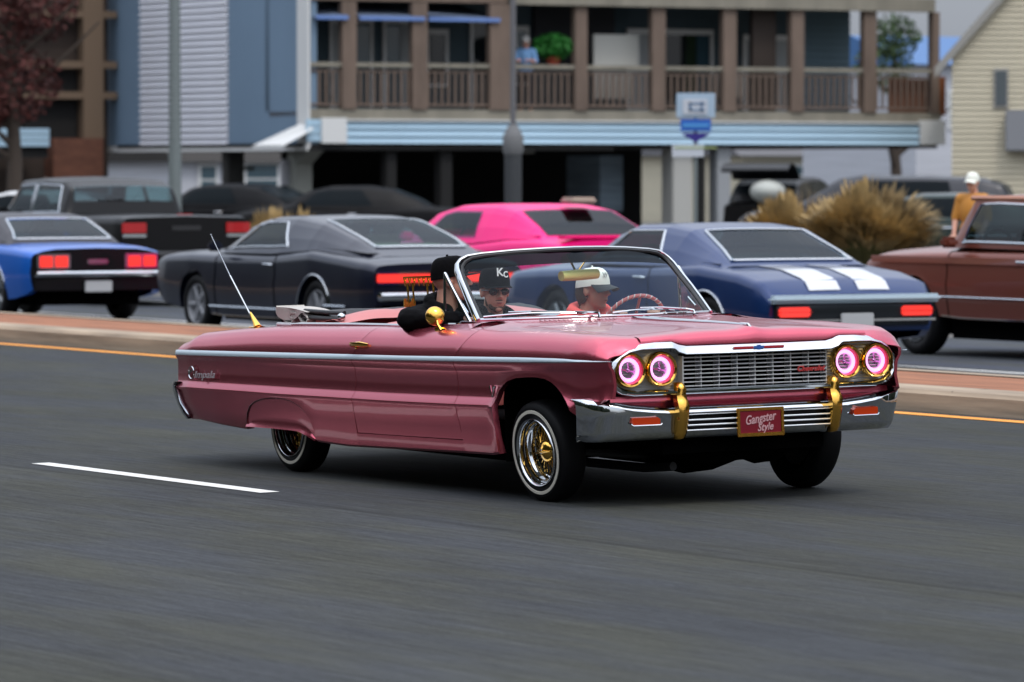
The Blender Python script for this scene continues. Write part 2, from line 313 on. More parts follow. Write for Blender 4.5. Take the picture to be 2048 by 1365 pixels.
for n_,z0,z1,y0,y1 in (('top_rail',3.93,4.02,-.03,.10),('middle_rail',3.82,3.86,.02,.06),('bottom_rail',3.10,3.15,.02,.07)):
    ob(n_,MB().box(.0,S1,y0,y1,z0,z1),woodl if n_=='top_rail' else wood,dk,smooth=0)
bal=None; nb=0; s_=px2s(640)
while s_<S1-.05:
    if bal is None: bal=MB().box(-.026,.026,0.022,.058,3.15,3.82).mesh('baluster',0)
    ob('baluster',bal,wood,dk,M=Matrix.Translation((s_,0,0))); s_+=.165
post=None
for px,w in ((697,.34),(838,.36),(998,.5),(1160,.30),(1315,.34),(1457,.34),(1592,.34),(1737,.34),(1868,.2)):
    s_=px2s(px); ob('deck_post',MB().box(s_-w/2,s_+w/2,-.06,.12,3.03,5.32),wood,dk,smooth=0)
ob('wide_post_panel',MB().box(px2s(1519),px2s(1566),.3,.45,3.0,5.32),mat('dark_brown_panel',(.04,.028,.022),.8),dk,smooth=0)
ob('upper_beam',MB().box(px2s(1020),px2s(1862),-.15,.15,5.32,5.62),woodl,dk,smooth=0)
ob('upper_beam',MB().box(0,px2s(1016),-.0,.2,5.34,5.62),wood,dk,smooth=0)
ob('upper_deck_floor',MB().box(0,px2s(1862),.15,1.9,5.42,5.56),dkv,dk,smooth=0)
ob('upper_rail',MB().box(0,px2s(1862),-.03,.07,6.4,6.5),wood,dk,smooth=0)
for k in range(60): ob('upper_baluster',bal,wood,dk,M=Matrix.Translation((.2+.27*k,0,2.58)))
wy=1.9
ob('wall',MB().box(0,px2s(1790),wy,wy+.2,2.98,9),bside,dk,smooth=0)
for k in range(15):
    z=3.1+.152*k
    for a,b in ((625,745),(1296,1345),(1672,1790)):
        ob('wall_clapboard',MB().add([(px2s(a),wy-.004,z),(px2s(b),wy-.004,z),(px2s(b),wy-.045,z),(px2s(a),wy-.045,z),(px2s(a),wy-.006,z+.147),(px2s(b),wy-.006,z+.147)],[(0,3,2,1),(3,4,5,2)]),bside if a!=1672 else mat('slate_blue_siding',(.15,.24,.30),.7),dk,smooth=0)
def opening(a,b,z0,z1,panes,fr=.07,m=wht_t):
    x0,x1=px2s(a),px2s(b); f=ob('window' if z0>3.3 else 'glass_door',MB().box(x0,x1,wy-.09,wy-.03,z1,z1+.12).box(x0,x0+fr,wy-.08,wy-.02,z0,z1).box(x1-fr,x1,wy-.08,wy-.02,z0,z1).box(x0,x1,wy-.08,wy-.02,z0,z0+.06),m,dk,smooth=0)
    for a2,b2,mm in panes:
        ob('pane',MB().box(px2s(a2),px2s(b2),wy-.055,wy-.035,z0+.06,z1),mm,f,smooth=0)
    return f
curt=mat('pale_curtain',(.42,.45,.46),.8)
opening(738,826,3.0,4.92,((742,780,curt),(782,822,tglass)))
opening(846,925,3.0,4.92,((850,880,tglass),(882,920,curt)),m=wht_t)
opening(933,978,3.55,4.7,((936,975,dglass),))
opening(1022,1098,3.0,4.98,((1028,1062,dglass),(1064,1094,curt)))
opening(1110,1140,3.6,4.8,((1113,1137,tglass),))
opening(1338,1512,3.0,4.78,((1345,1384,curt),(1386,1410,dglass),(1412,1456,dglass),(1458,1478,mat('green_reflection_glass',(.03,.05,.03),.08,spec=.8)),(1480,1505,tglass)))
opening(1572,1676,3.0,4.68,((1576,1608,curt),(1610,1634,dglass),(1636,1672,curt)))
ob('white_board_panel',MB().box(px2s(1213),px2s(1303),.55,.62,3.96,4.72),mat('off_white_board',(.60,.60,.55),.6),dk,smooth=0)
ob('white_board_panel',MB().box(px2s(1212),px2s(1290),.55,.60,3.3,3.9),mat('grey_board',(.30,.29,.27),.7),dk,smooth=0)
ob('dark_wall_panel',MB().box(px2s(1150),px2s(1312),wy-.1,wy-.02,4.1,5.35),mat('dark_slate',(.02,.022,.03),.7),dk,smooth=0)
ob('wall_panel',MB().box(px2s(1445),px2s(1510),.5,.55,3.35,3.90),mat('warm_grey_board',(.25,.23,.21),.7),dk,smooth=0)
ob('end_lattice_screen',MB().box(px2s(1790),px2s(1878),.25,.30,3.02,3.80),redw,dk,smooth=0)
ob('lattice_frame',MB().box(px2s(1876),px2s(1900),.2,.32,2.98,3.86),mat('orange_wood',(.28,.09,.03),.7),dk,smooth=0)
for px,w,m in ((1372,.50,colw),(1412,.16,dkv),(1455,.36,mat('grey_white_column',(.36,.38,.40),.6)),(900,.3,dkv),(790,.26,dkv)):
    s_=px2s(px); ob('carport_column',MB().box(s_-w/2,s_+w/2,.15,.15+w,.07,2.25,bev=.02),m,dk)
# carport clutter seen as small light shapes
ob('wall_notice',MB().box(px2s(612),px2s(645),1.12,1.18,1.40,1.95),mat('notice_white',(.36,.37,.40),.6),dk,smooth=0)
ob('wall_notice',MB().box(px2s(683),px2s(722),5.1,5.18,1.72,1.80).box(px2s(684),px2s(720),5.1,5.18,1.35,1.41),mat('dim_notice',(.10,.11,.09),.7),dk,smooth=0)
ob('carport_light',MB().box(px2s(1166),px2s(1204),3.0,3.2,2.1,2.16),mat('light_fitting',(.5,.5,.45),.5),dk,smooth=0)
ob('storage_closet',MB().box(px2s(1292),px2s(1338),2.0,3.5,.8,2.05),mat('pale_blue_boards',(.25,.33,.40),.6,var=((.5,.5,8),.3)),dk,smooth=0)
# awnings
for i,(a,b,lab) in enumerate(((628,692,'blue striped awning at the left end of the balcony, beside the tower'),(715,845,'blue awning over the glass door nearest the tower'),(853,995,'blue awning over the second glass door, left of the wide post'))):
    x0,x1=px2s(a),px2s(b)
    aw=ob('awning',MB().add([(x0,wy-.2,5.36),(x1,wy-.2,5.36),(x1,-.10,5.03-.02*i),(x0,-.10,4.96+.06*i),(x0,wy-.2,5.33),(x1,wy-.2,5.33),(x1,-.10,5.0-.02*i),(x0,-.10,4.93+.06*i)],[(0,3,2,1),(4,5,6,7),(3,7,6,2),(0,4,7,3),(1,2,6,5)]),mat('awning_fabric',(.14,.18,.26),.8),smooth=0)
    aw.matrix_world=DM; tag(aw,lab,'awning','blue awnings on the balcony'); ob('awning_valance',MB().box(x0,x1,-.13,-.10,4.93,5.01),mat('bright_blue_fabric',(.16,.28,.62),.7),aw,smooth=0)
# --- cream building at the right
CMX=frame(RW(0,0,0),LF0,-FV,UP0)
O4=Vector((9.45,109.5,0)); _v=Vector((.096,1,0)).normalized(); CMX=frame(O4,Vector((_v.y,-_v.x,0)),_v,UP0)
cb=thing('cream_house','cream clapboard house with a sloping gable edge at the right end of the row','house',CMX)
sx=lambda px: ((O4.y*((px-1024)/FPX)-O4.x)/(_v.y+_v.x*((px-1024)/FPX)))
x0=sx(1903); gx0,gz0,gx1,gz1=sx(1900),4.30,sx(2016),5.75
gz=lambda x: gz0+(x-gx0)*(gz1-gz0)/(gx1-gx0)
ob('wall',MB().add([(x0,.1,.07),(9,.1,.07),(9,.1,11),(sx(2060)*1.0,.1,gz(sx(2060))),(x0,.1,gz(x0)),(x0,8,.07),(x0,8,gz(x0))],[(0,1,2,3,4),(0,4,6,5)]),creamw,cb,smooth=0)
k=0; z=.12
while z<7.5:
    xl=x0 if z<gz(x0) else gx0+(z-gz0)*(gx1-gx0)/(gz1-gz0)
    if xl<5.5: ob('clapboard',MB().add([(xl,.098,z),(6,.098,z),(6,.05,z),(xl,.05,z),(xl,.09,z+.125),(6,.09,z+.125)],[(0,3,2,1),(3,4,5,2),(0,4,3)]),creamw,cb,smooth=0)
    z+=.128
bx=lambda x,d: (x,d,gz(x))
ob('bargeboard',MB().add([(gx0-.35,-.1,gz(gx0-.35)-.14),(gx1+2,-.1,gz(gx1+2)-.14),(gx1+2,-.1,gz(gx1+2)+.1),(gx0-.35,-.1,gz(gx0-.35)+.1),(gx0-.35,.05,gz(gx0-.35)-.14),(gx1+2,.05,gz(gx1+2)-.14),(gx1+2,.05,gz(gx1+2)+.1),(gx0-.35,.05,gz(gx0-.35)+.1)],[(0,1,2,3),(7,6,5,4),(3,2,6,7),(0,4,5,1),(0,3,7,4)]),creamd,cb,smooth=0)
w_=ob('window',MB().box(sx(1986),sx(2016),.02,.06,3.10,3.98),creamd,cb,smooth=0); ob('pane',MB().box(sx(1990),sx(2012),.0,.02,3.16,3.92),mat('grey_window',(.12,.14,.15),.15),w_,smooth=0)
ob('air_conditioner',MB().box(sx(2010),5.2,-.25,.0,2.15,3.05,bev=.02),mat('grey_metal_box',(.27,.28,.30),.5),cb)
# --- brown building at the left
O5=Vector((-12.2,112,0)); BMX=frame(O5,LF0,-FV,UP0)
bb=thing('brown_house','dark brown timber building at the left edge behind the reddish tree','house',BMX)
ob('wall',MB().box(-3,3.35,0,.3,.07,9),brown,bb,smooth=0)
ob('brick_pier',MB().box(1.75,3.0,-.5,.0,.07,2.45),brickr,bb,smooth=0)
for z in (3.35,4.05,5.2): ob('deck_beam',MB().box(.6,3.4,-.4,-.1,z,z+.16),mat('tan_timber',(.19,.13,.085),.8),bb,smooth=0)
ob('corner_post',MB().box(2.55,3.05,-.42,-.12,2.45,9),mat('tan_timber',(.19,.13,.085),.8),bb,smooth=0)
ob('recess_shade_slab',MB().box(1.2,2.5,-.12,-.01,2.4,4.0),dkv,bb,smooth=0)  # near-black slab on the wall; its colour stands for a recess's shade
for k in range(3): ob('porch_fascia_board',MB().box(-1.6,1.35,-1.2,-1.1,2.26+.14*k,2.385+.14*k),pale,bb,smooth=0)
ob('porch_beam',MB().box(-1.6,1.35,-1.1,-.3,2.0,2.26),dkv,bb,smooth=0)
# white houses further off
def house(name,label,O,w,d,h,rh,mw,mr,wins=(),boards=True,rot=0):
    M=frame(O,LF0,-FV,UP0)@Matrix.Rotation(rot,4,'Z'); t=thing(name,label,'house',M)
    ob('wall',MB().box(0,w,0,d,0.05,h),mw,t,smooth=0)
    ob('roof',MB().add([(-.3,-.3,h),(w+.3,-.3,h),(w+.3,d/2,h+rh),(-.3,d/2,h+rh),(-.3,d+.3,h),(w+.3,d+.3,h)],[(0,1,2,3),(3,2,5,4),(0,3,4),(1,5,2),(0,4,5,1)]),mr,t,smooth=0)
    for a,b,c,e in wins:
        f=ob('window',MB().box(a,b,-.06,-.0,c,e),wht_t,t,smooth=0); ob('pane',MB().box(a+.08,b-.08,-.08,-.06,c+.08,(c+e)/2-.03),tglass,f,smooth=0); ob('pane',MB().box(a+.08,b-.08,-.08,-.06,(c+e)/2+.03,e-.08),tglass,f,smooth=0)
    return t
wh=mat('white_house_boards',(.55,.57,.62),.6,var=((.4,.4,9),.10)); tealr=mat('teal_panel',(.10,.36,.34),.6); greyr=mat('grey_shingle',(.16,.16,.17),.9); bluer=mat('blue_metal_roof',(.05,.16,.38),.5)
house('white_house','white house glimpsed beneath the raised tower, with a divided window',Vector((-9.1,136,0)),3.7,7,1.95,1.5,wh,mat('dark_brown_shingle',(.03,.026,.022),.9),((.5,1.1,1.0,1.9),(1.9,3.0,1.0,1.95)))
house('white_house','small white house with a blue metal roof above the balcony\'s right end',Vector((11.6,142,0)),3.6,6,4.75,.9,wh,bluer,((1.1,1.9,2.9,4.0),))
house('cream_house','low cream house seen through the right end of the carport',Vector((7.0,150,0)),7.5,7,2.15,2.0,creamw,greyr,((1.6,2.3,1.2,1.9),))
# --- poles and signs
lp=thing('lamp_post','tall grey street lamp post in front of the white clapboard strip','lamp post',frame(Vector((-5.93,87,.06)),Vector((1,0,0)),Vector((0,1,0)),UP0))
gpole=mat('grey_galvanised_pole',(.19,.22,.22),.5,.5)
ob('pole',MB().tube([(0,0,0),(0,0,1.2),(0,0,9.5)],[.125,.115,.085],14),gpole,lp); ob('pole_base',MB().lathe([(0,.0),(.22,.0),(.22,.12),(.15,.16),(.15,.5),(.12,.56)],n=16),gpole,lp)
ob('lamp_arm',MB().tube([(0,0,9.2),(.3,-.3,9.7),(1.4,-.9,9.9)],[.05,.05,.04],8),gpole,lp); ob('lamp_head',MB().box(1.2,2.0,-1.15,-.85,9.82,9.98,bev=.05),gpole,lp)
p2_=thing('utility_post','dark grey post with a pale collar standing before the wide balcony post','post',frame(Vector((.02,90,.06)),Vector((1,0,0)),Vector((0,1,0)),UP0))
ob('pole',MB().tube([(0,0,0),(0,0,2.05)],.155,12),mat('charcoal_post',(.045,.05,.055),.6),p2_); ob('collar',MB().lathe([(.16,1.95),(.19,2.02),(.19,2.28),(.15,2.36),(.08,2.5)],n=16),mat('collar_grey',(.17,.175,.18),.7),p2_); ob('mast',MB().tube([(0,0,2.5),(0,0,7.5)],.055,10),mat('mast_grey',(.15,.15,.16),.6),p2_)
sg=thing('road_sign','white and blue bus stop style sign on a pole above the white column','road sign',frame(Vector((3.12,84,.06)),Vector((1,0,0)),Vector((0,1,0)),UP0))
sgm=mat('sign_pale_blue',(.42,.55,.68),.4); sgb=mat('sign_blue',(.03,.14,.55),.4); sgn=mat('sign_navy',(.04,.03,.25),.4); sgw=mat('sign_white',(.62,.66,.72),.4)
ob('pole',MB().tube([(0,.06,0),(0,.06,3.0)],.035,8),gpole,sg)
ob('upper_panel',MB().box(-.33,.33,-.012,.012,2.56,2.98,bev=.008),sgm,sg); ob('route_panel',MB().box(-.22,.20,-.03,-.013,2.62,2.88),sgw,sg,smooth=0); ob('route_bar',MB().box(-.12,.16,-.042,-.031,2.68,2.71).box(-.12,.16,-.042,-.031,2.79,2.82).box(-.12,-.07,-.042,-.031,2.68,2.82).box(.08,.12,-.042,-.031,2.66,2.84),mat('sign_grey_blue',(.2,.3,.45),.5),sg,smooth=0)
ob('blue_panel',MB().box(-.26,.26,-.012,.012,2.34,2.54),sgb,sg,smooth=0); ob('light_stripe',MB().box(-.22,.22,-.02,-.013,2.41,2.46),mat('sign_sky',(.10,.38,.80),.4),sg,smooth=0)
ob('navy_panel',MB().add([(-.26,-.01,2.30),(.26,-.01,2.30),(.0,-.01,2.14),(-.26,.01,2.30),(.26,.01,2.30),(0,.01,2.14)],[(0,2,1),(3,4,5),(0,1,4,3),(1,2,5,4),(2,0,3,5)]),sgn,sg,smooth=0)
ob('lower_panel',MB().box(-.40,.14,-.01,.01,1.90,2.10),sgw,sg,smooth=0); ob('yellow_stripe',MB().box(-.36,.36,-.02,-.011,2.04,2.065),mat('sign_lime',(.45,.55,.25),.5),sg,smooth=0)
# --- plants
def leaf_cloud(mb,c,r,n,size,rnd,shell=.35,up=0):
    for _ in range(n):
        while True:
            d=Vector((rnd.uniform(-1,1),rnd.uniform(-1,1),rnd.uniform(-1,1)))
            if d.length<=1: break
        q=rnd.random()
        if d.length<shell and q<.6: d=d.normalized()*(shell+(1-shell)*rnd.random())
        p=Vector((c[0]+d.x*r[0],c[1]+d.y*r[1],c[2]+d.z*r[2]))
        s=size*rnd.uniform(.6,1.4); u=Vector((rnd.gauss(0,1),rnd.gauss(0,1),rnd.gauss(0,1)+up)).normalized(); w=u.orthogonal().normalized(); v=u.cross(w)
        a=rnd.random()*6.28; e1=(w*math.cos(a)+v*math.sin(a))*s; e2=(v*math.cos(a)-w*math.sin(a))*s*.5
        mb.add([p-e1,p+e2,p+e1,p-e2],[(0,1,2,3)])
def tree(label,pos,h,crowns,ml,mtk,n,size,seed,cat='tree'):
    rnd=random.Random(seed); t=thing('tree',label,cat,Matrix.Translation(pos))
    mb=MB().tube([(0,0,0),(.05,0,h*.3),(-.03,.05,h*.6),(0,0,h*.9)],[.20,.15,.10,.04],10)
    for k in range(9):
        a=rnd.uniform(0,6.28); z=h*rnd.uniform(.3,.75); l=rnd.uniform(.8,1.8); mb.tube([(0,0,z),(math.cos(a)*l*.5,math.sin(a)*l*.5,z+l*.4),(math.cos(a)*l,math.sin(a)*l,z+l*.9)],[.07,.045,.02],6)
    ob('trunk',mb,mtk,t)
    mb=MB()
    for c,r in crowns:
        leaf_cloud(mb,c,r,n,size,rnd)
    ob('crown',mb,ml,t,smooth=0); return t
bark=mat('bark',(.06,.045,.035),.9)
rl=mat('dark_red_leaves',(.085,.018,.014),.75,var=(2.2,.7))
tree('small tree with dark red autumn leaves at the left edge',(-10.0,99,.07),6,[((.1,0,3.4),(.9,.9,.8)),((-.5,.2,4.6),(.9,.9,.9)),((.5,.1,5.0),(.8,.8,.8)),((0,0,5.9),(.8,.9,.6)),((-.6,0,2.9),(.6,.7,.5))],rl,bark,900,.075,5)
gl=mat('green_leaves',(.05,.09,.03),.8,var=(2,.4))
tree('distant green tree between the balcony and the blue roofed house',(9.9,128,.07),5,[((0,0,5.1),(.7,.7,.6)),((-.3,0,4.4),(.8,.8,.8))],gl,bark,800,.07,8)
og=mat('golden_ornamental_grass',(.48,.34,.15),.85,var=(3,.5)); og2=mat('olive_grass_base',(.13,.12,.04),.9,var=(3,.4))
def tuft(label,pos,r,h,n,seed):
    rnd=random.Random(seed); t=thing('ornamental_grass',label,'shrub',Matrix.Translation(pos),'golden ornamental grasses on the verge'); mb=MB(); mb2=MB()
    for _ in range(n):
        a=rnd.uniform(0,6.28); q=rnd.random()**.6; L_=h*rnd.uniform(.62,1.08)*(1+.14*math.sin(a*3+seed)); dx,dy=math.cos(a)*r*q,math.sin(a)*r*q
        p0=Vector((dx*.35,dy*.35,0)); p1=Vector((dx*.7,dy*.7,L_*.6)); p2=Vector((dx*1.05,dy*1.05,L_*(1-.35*q*q))); w=Vector((-math.sin(a),math.cos(a),0))*.012
        mb2.add([p0-w,p0+w,p1+w,p1-w],[(0,1,2,3)]); mb.add([p1-w,p1+w,p2+w*2.2,p2-w*2.2],[(0,1,2,3)])
        if rnd.random()<.6: e=(p2-p1).normalized()*.16; mb.add([p2-w*3,p2+w*3,p2+e],[(0,1,2)])
    ob('seed_heads',mb,og,t,smooth=0); ob('blades',mb2,og2,t,smooth=0); return t
pxp=lambda px,D,z=.06: Vector(((px-1024)/FPX*D,D,z))
tuft('largest golden ornamental grass clump, left of the brown pickup\'s windscreen',pxp(1735,73),1.05,1.22,3400,1)
tuft('golden grass clump behind the striped blue coupe\'s roof',pxp(1590,74),.95,1.08,2600,2)
tuft('small golden grass clump behind the dark fastback\'s front wing',pxp(545,84),.55,.80,900,3)
tuft('golden grass clump under the tower\'s pale post',pxp(600,88),.4,.78,700,4)
tuft('golden grass clump at the nose of the hot pink coupe',pxp(890,80),.45,.62,700,6)
# ================================================================== THE PINK CONVERTIBLE
pink=paint('pink_metallic_paint',(.57,.100,.145),metal=.88,rough=.26)
chrome=mat('chrome',(.60,.62,.64),.05,1); chromeb=mat('satin_trim',(.70,.74,.78),.16,1); stripm=mat('sky_reflection_trim',(.60,.72,.80),.35,.12); barm=mat('bright_grille_metal',(.74,.76,.78),.28,.60)  # stripm: the sky's reflection is painted into its pale blue base colour
gold=mat('gold_plate',(.95,.52,.10),.16,1,bump=((260,260,260),.35,.0012)); goldb=mat('polished_gold',(.95,.55,.12),.10,1)
rubber=mat('tyre_rubber',(.006,.006,.007),.6,bump=(180,.2,.002),spec=.25); wwm=mat('whitewall',(.72,.68,.58),.5)
black=mat('black_underbody',(.002,.002,.002),.9,spec=.05); dark=mat('dark_trim',(.02,.021,.023),.4)
vinyl=mat('salmon_vinyl',(.62,.16,.15),.42,coat=.25,bump=(60,.15,.004)); cream=mat('cream_headliner_cloth',(.55,.52,.48),.8,bump=(90,.5,.004))
wsg=glass('windshield_glass',(.86,.95,.96),.0); wst=glass('windshield_tint',(.025,.045,.055),.0); vg=glass('vent_glass',(.80,.88,.90),.10)
red=mat('red_lens',(.45,.012,.01),.12,coat=1); amber=mat('amber_lens',(.55,.045,.008),.18,coat=1)
car=thing('convertible_car','pink metallic vintage convertible with folded top, gold trim and glowing pink headlights','car',CARM)
XS=lambda *a:(list(a[0::2]),list(a[1::2]))
LV=dict(
 zCb=XS(-4.15,.595,-2.64,.551,-1.59,.523,-.78,.507,-.31,.501,.8,.49),
 zCt=XS(-4.17,.627,-2.65,.586,-1.6,.561,-.8,.546,-.33,.538,.8,.527),
 zUD=XS(-4.18,.769,-2.65,.738,-1.6,.712,-.8,.697,.8,.685),
 zSb=XS(-4.25,.791,-2.62,.764,-.77,.741,-.05,.733,.84,.725),
 zSt=XS(-4.24,.824,-2.62,.798,-1.4,.777,-.77,.770,-.05,.762,.84,.744),
 zSh=XS(-4.30,.876,-4.20,.908,-4.12,.921,-3.83,.928,-3.36,.940,-2.94,.943,-1.55,.924,-.77,.906,.13,.884,.50,.868,.60,.858,.66,.836,.71,.80,.738,.765),
 zT1=XS(-4.26,.890,-4.14,.925,-3.83,.938,-3.0,.955,-2.3,.946,-1.7,.934,-1.1,.935,-.79,.928,.13,.898,.5,.876,.62,.862,.68,.845,.72,.815,.738,.797),
 zT2=XS(-4.25,.893,-4.14,.928,-3.83,.942,-3.0,.958,-2.3,.948,-1.7,.936,-1.1,.938,-.79,.948,-.15,.905,.37,.876,.64,.858,.69,.848,.72,.828,.738,.808))
ZL=XS(-4.45,.40,-4.2,.406,-3.45,.352,-2.76,.345,-2.5,.285,-2.14,.264,-.43,.238,.6,.34,.7,.40,.8,.42)
FA=[(-.367,.236),(-.3655,.33),(-.364,.42),(-.357,.49),(-.342,.54),(-.318,.582),(-.28,.612),(-.22,.636),(-.14,.650),(-.02,.656),(.09,.655),(.17,.648),(.235,.630),(.29,.603),(.345,.568),(.40,.528),(.455,.480),(.51,.430),(.56,.385),(.60,.352),(.625,.345),(.635,.42),(.642,.50),(.70,.535),(.76,.54)]
RA=[(-3.392,.352),(-3.385,.40),(-3.362,.45),(-3.315,.49),(-3.24,.517),(-3.13,.534),(-3.0,.539),(-2.87,.535),(-2.76,.520),(-2.67,.492),(-2.60,.455),(-2.55,.41),(-2.522,.35),(-2.512,.29)]
def arch_low(x,A,base):
    if x<=A[0][0] or x>=A[-1][0]: return base
    return max(base,ip(x,[p[0] for p in A],[p[1] for p in A]))
XR=XS(.40,-4.24,.50,-4.33,.63,-4.40,.72,-4.41,.79,-4.37,.82,-4.34,.876,-4.30,.95,-4.26)
def tw(x): return ip(x,[-4.41,-4.3,-4.15,-3.8,-3.2,0,.5,.66,.738],[-.052,-.035,-.014,-.003,0,0,-.010,-.034,-.075])
def levels(x,zlow):
    g=lambda k: ip(x,*LV[k]); t=tw(x); cb,ct,ud,sb,st,sh,t1,t2=[g(k) for k in('zCb','zCt','zUD','zSb','zSt','zSh','zT1','zT2')]
    zl=zlow; f=(sh-st)
    L=[(.944,zl-.0),(.956,zl+.012),(.970,zl+(cb-zl)*.55),(.980,cb-.016),(.986,cb-.003),(.984,cb+.006),(.963,ct),(.957,ct+.012),(.952,(ct+ud)/2),(.960,ud-.012),(.966,ud),(.981,ud+(sb-ud)*.6),(.984,sb),(.984,st),(.974,st+f*.30),(.955,st+f*.62),(.930,st+f*.85),(.900,sh),(.868,(sh*.45+t1*.55)),(.82,t1),(.76,(t1+t2)/2),(.703,t2)]
    out=[]
    for w,z in L: out.append((w+t,z))
    return out
def wz(x,z,zl):   # width at height (for clamping against wheel arches)
    L=levels(x,zl); zs=[q[1] for q in L[:18]]; ws=[q[0] for q in L[:18]]; return float(np.interp(z,zs,ws))
def flare(x,z,A,amp=.015,s=.03):
    d=min(math.hypot(x-a,z-b) for a,b in A); return amp*math.exp(-(d/s)**2)*min(1,max(.10,(z-.22)/.36))
def refine(L,m=2):
    o=[]
    for i in range(len(L)-1):
        for k in range(m): t=k/m; o.append(tuple(L[i][j]*(1-t)+L[i+1][j]*t for j in range(2)))
    o.append(L[-1]); return o
def bodypt(x,y,z,s): return B(x,s*y,z)
def panel(name,cols,s,xa=None,xb=None,arch=None,lo=None,i0=0,i1=22,flange=True,m=1,archflare=.015,top_extra=None,zlowfix=None,off=0,label=None,rear=False):
    """side skin between the edge curves xa(z), xb(z); cols = base x positions"""
    rows=[]; x_0,x_1=cols[0],cols[-1]
    def col_pts(x,inset=0):
        zl0=ip(x,*ZL)
        zl=arch_low(x,arch,zl0) if arch else (zl0 if zlowfix is None else zlowfix(x))
        base=min(zl0,.47); L=refine(levels(x,base)[i0:i1],m); pts=[]
        for w,z in L:
            if z<zl and i0==0: w=wz(x,zl,base); z=zl
            if arch and archflare: w+=flare(x,z,arch,archflare)
            if x>.46: w-=.07*min(1,(x-.46)/.10)*min(1,max(0,(.53-z)/.06))
            X=x
            if xa and x<x_0+.35: X+=(xa(z)-x_0)*(1-(x-x_0)/.35)
            if xb and x>x_1-.35: X+=(xb(z)-x_1)*(1-(x_1-x)/.35)
            if rear and x<-3.75: X=-3.75+(x+3.75)*((ip(z,*XR)+3.75)/(x_0+3.75))
            pts.append(bodypt(X,w-inset+off,z,s))
        if i0==0:
            w,z=(L[0][0],zl) if zl<=zl0 else (wz(x,zl,base)+(flare(x,zl,arch,archflare) if arch else 0),zl)
            pts.insert(0,bodypt(x if not(rear and x<-3.75) else -3.75+(x+3.75)*((ip(z,*XR)+3.75)/(x_0+3.75)),w-inset-.035,z+.004,s))
        if top_extra: 
            w,z=L[-1]
            for dw,dz in top_extra: pts.append(bodypt(x,w+dw-inset,z+dz,s))
        return pts
    if flange: rows.append(col_pts(cols[0],.018))
    for x in cols: rows.append(col_pts(x))
    if flange: rows.append(col_pts(cols[-1],.018))
    return ob(name,MB().grid(rows),pink,car,weld=.0006,smooth=38,label=label)
lin=lambda a,b,n:[a+(b-a)*i/(n-1) for i in range(n)]
dfx=lambda z: ip(z,[.317,.425,.534,.697,.77,.859,.907,.94],[-.738,-.770,-.797,-.797,-.781,-.685,-.643,-.62])
drx=lambda z: ip(z,[.34,.5,.77,.86,.94],[-1.974,-2.0,-1.99,-1.90,-1.82])
G=.0028
fcols=sorted(set(lin(-.797,-.40,12)+[p[0] for p in FA if p[0]<.738]+lin(.66,.738,9)))
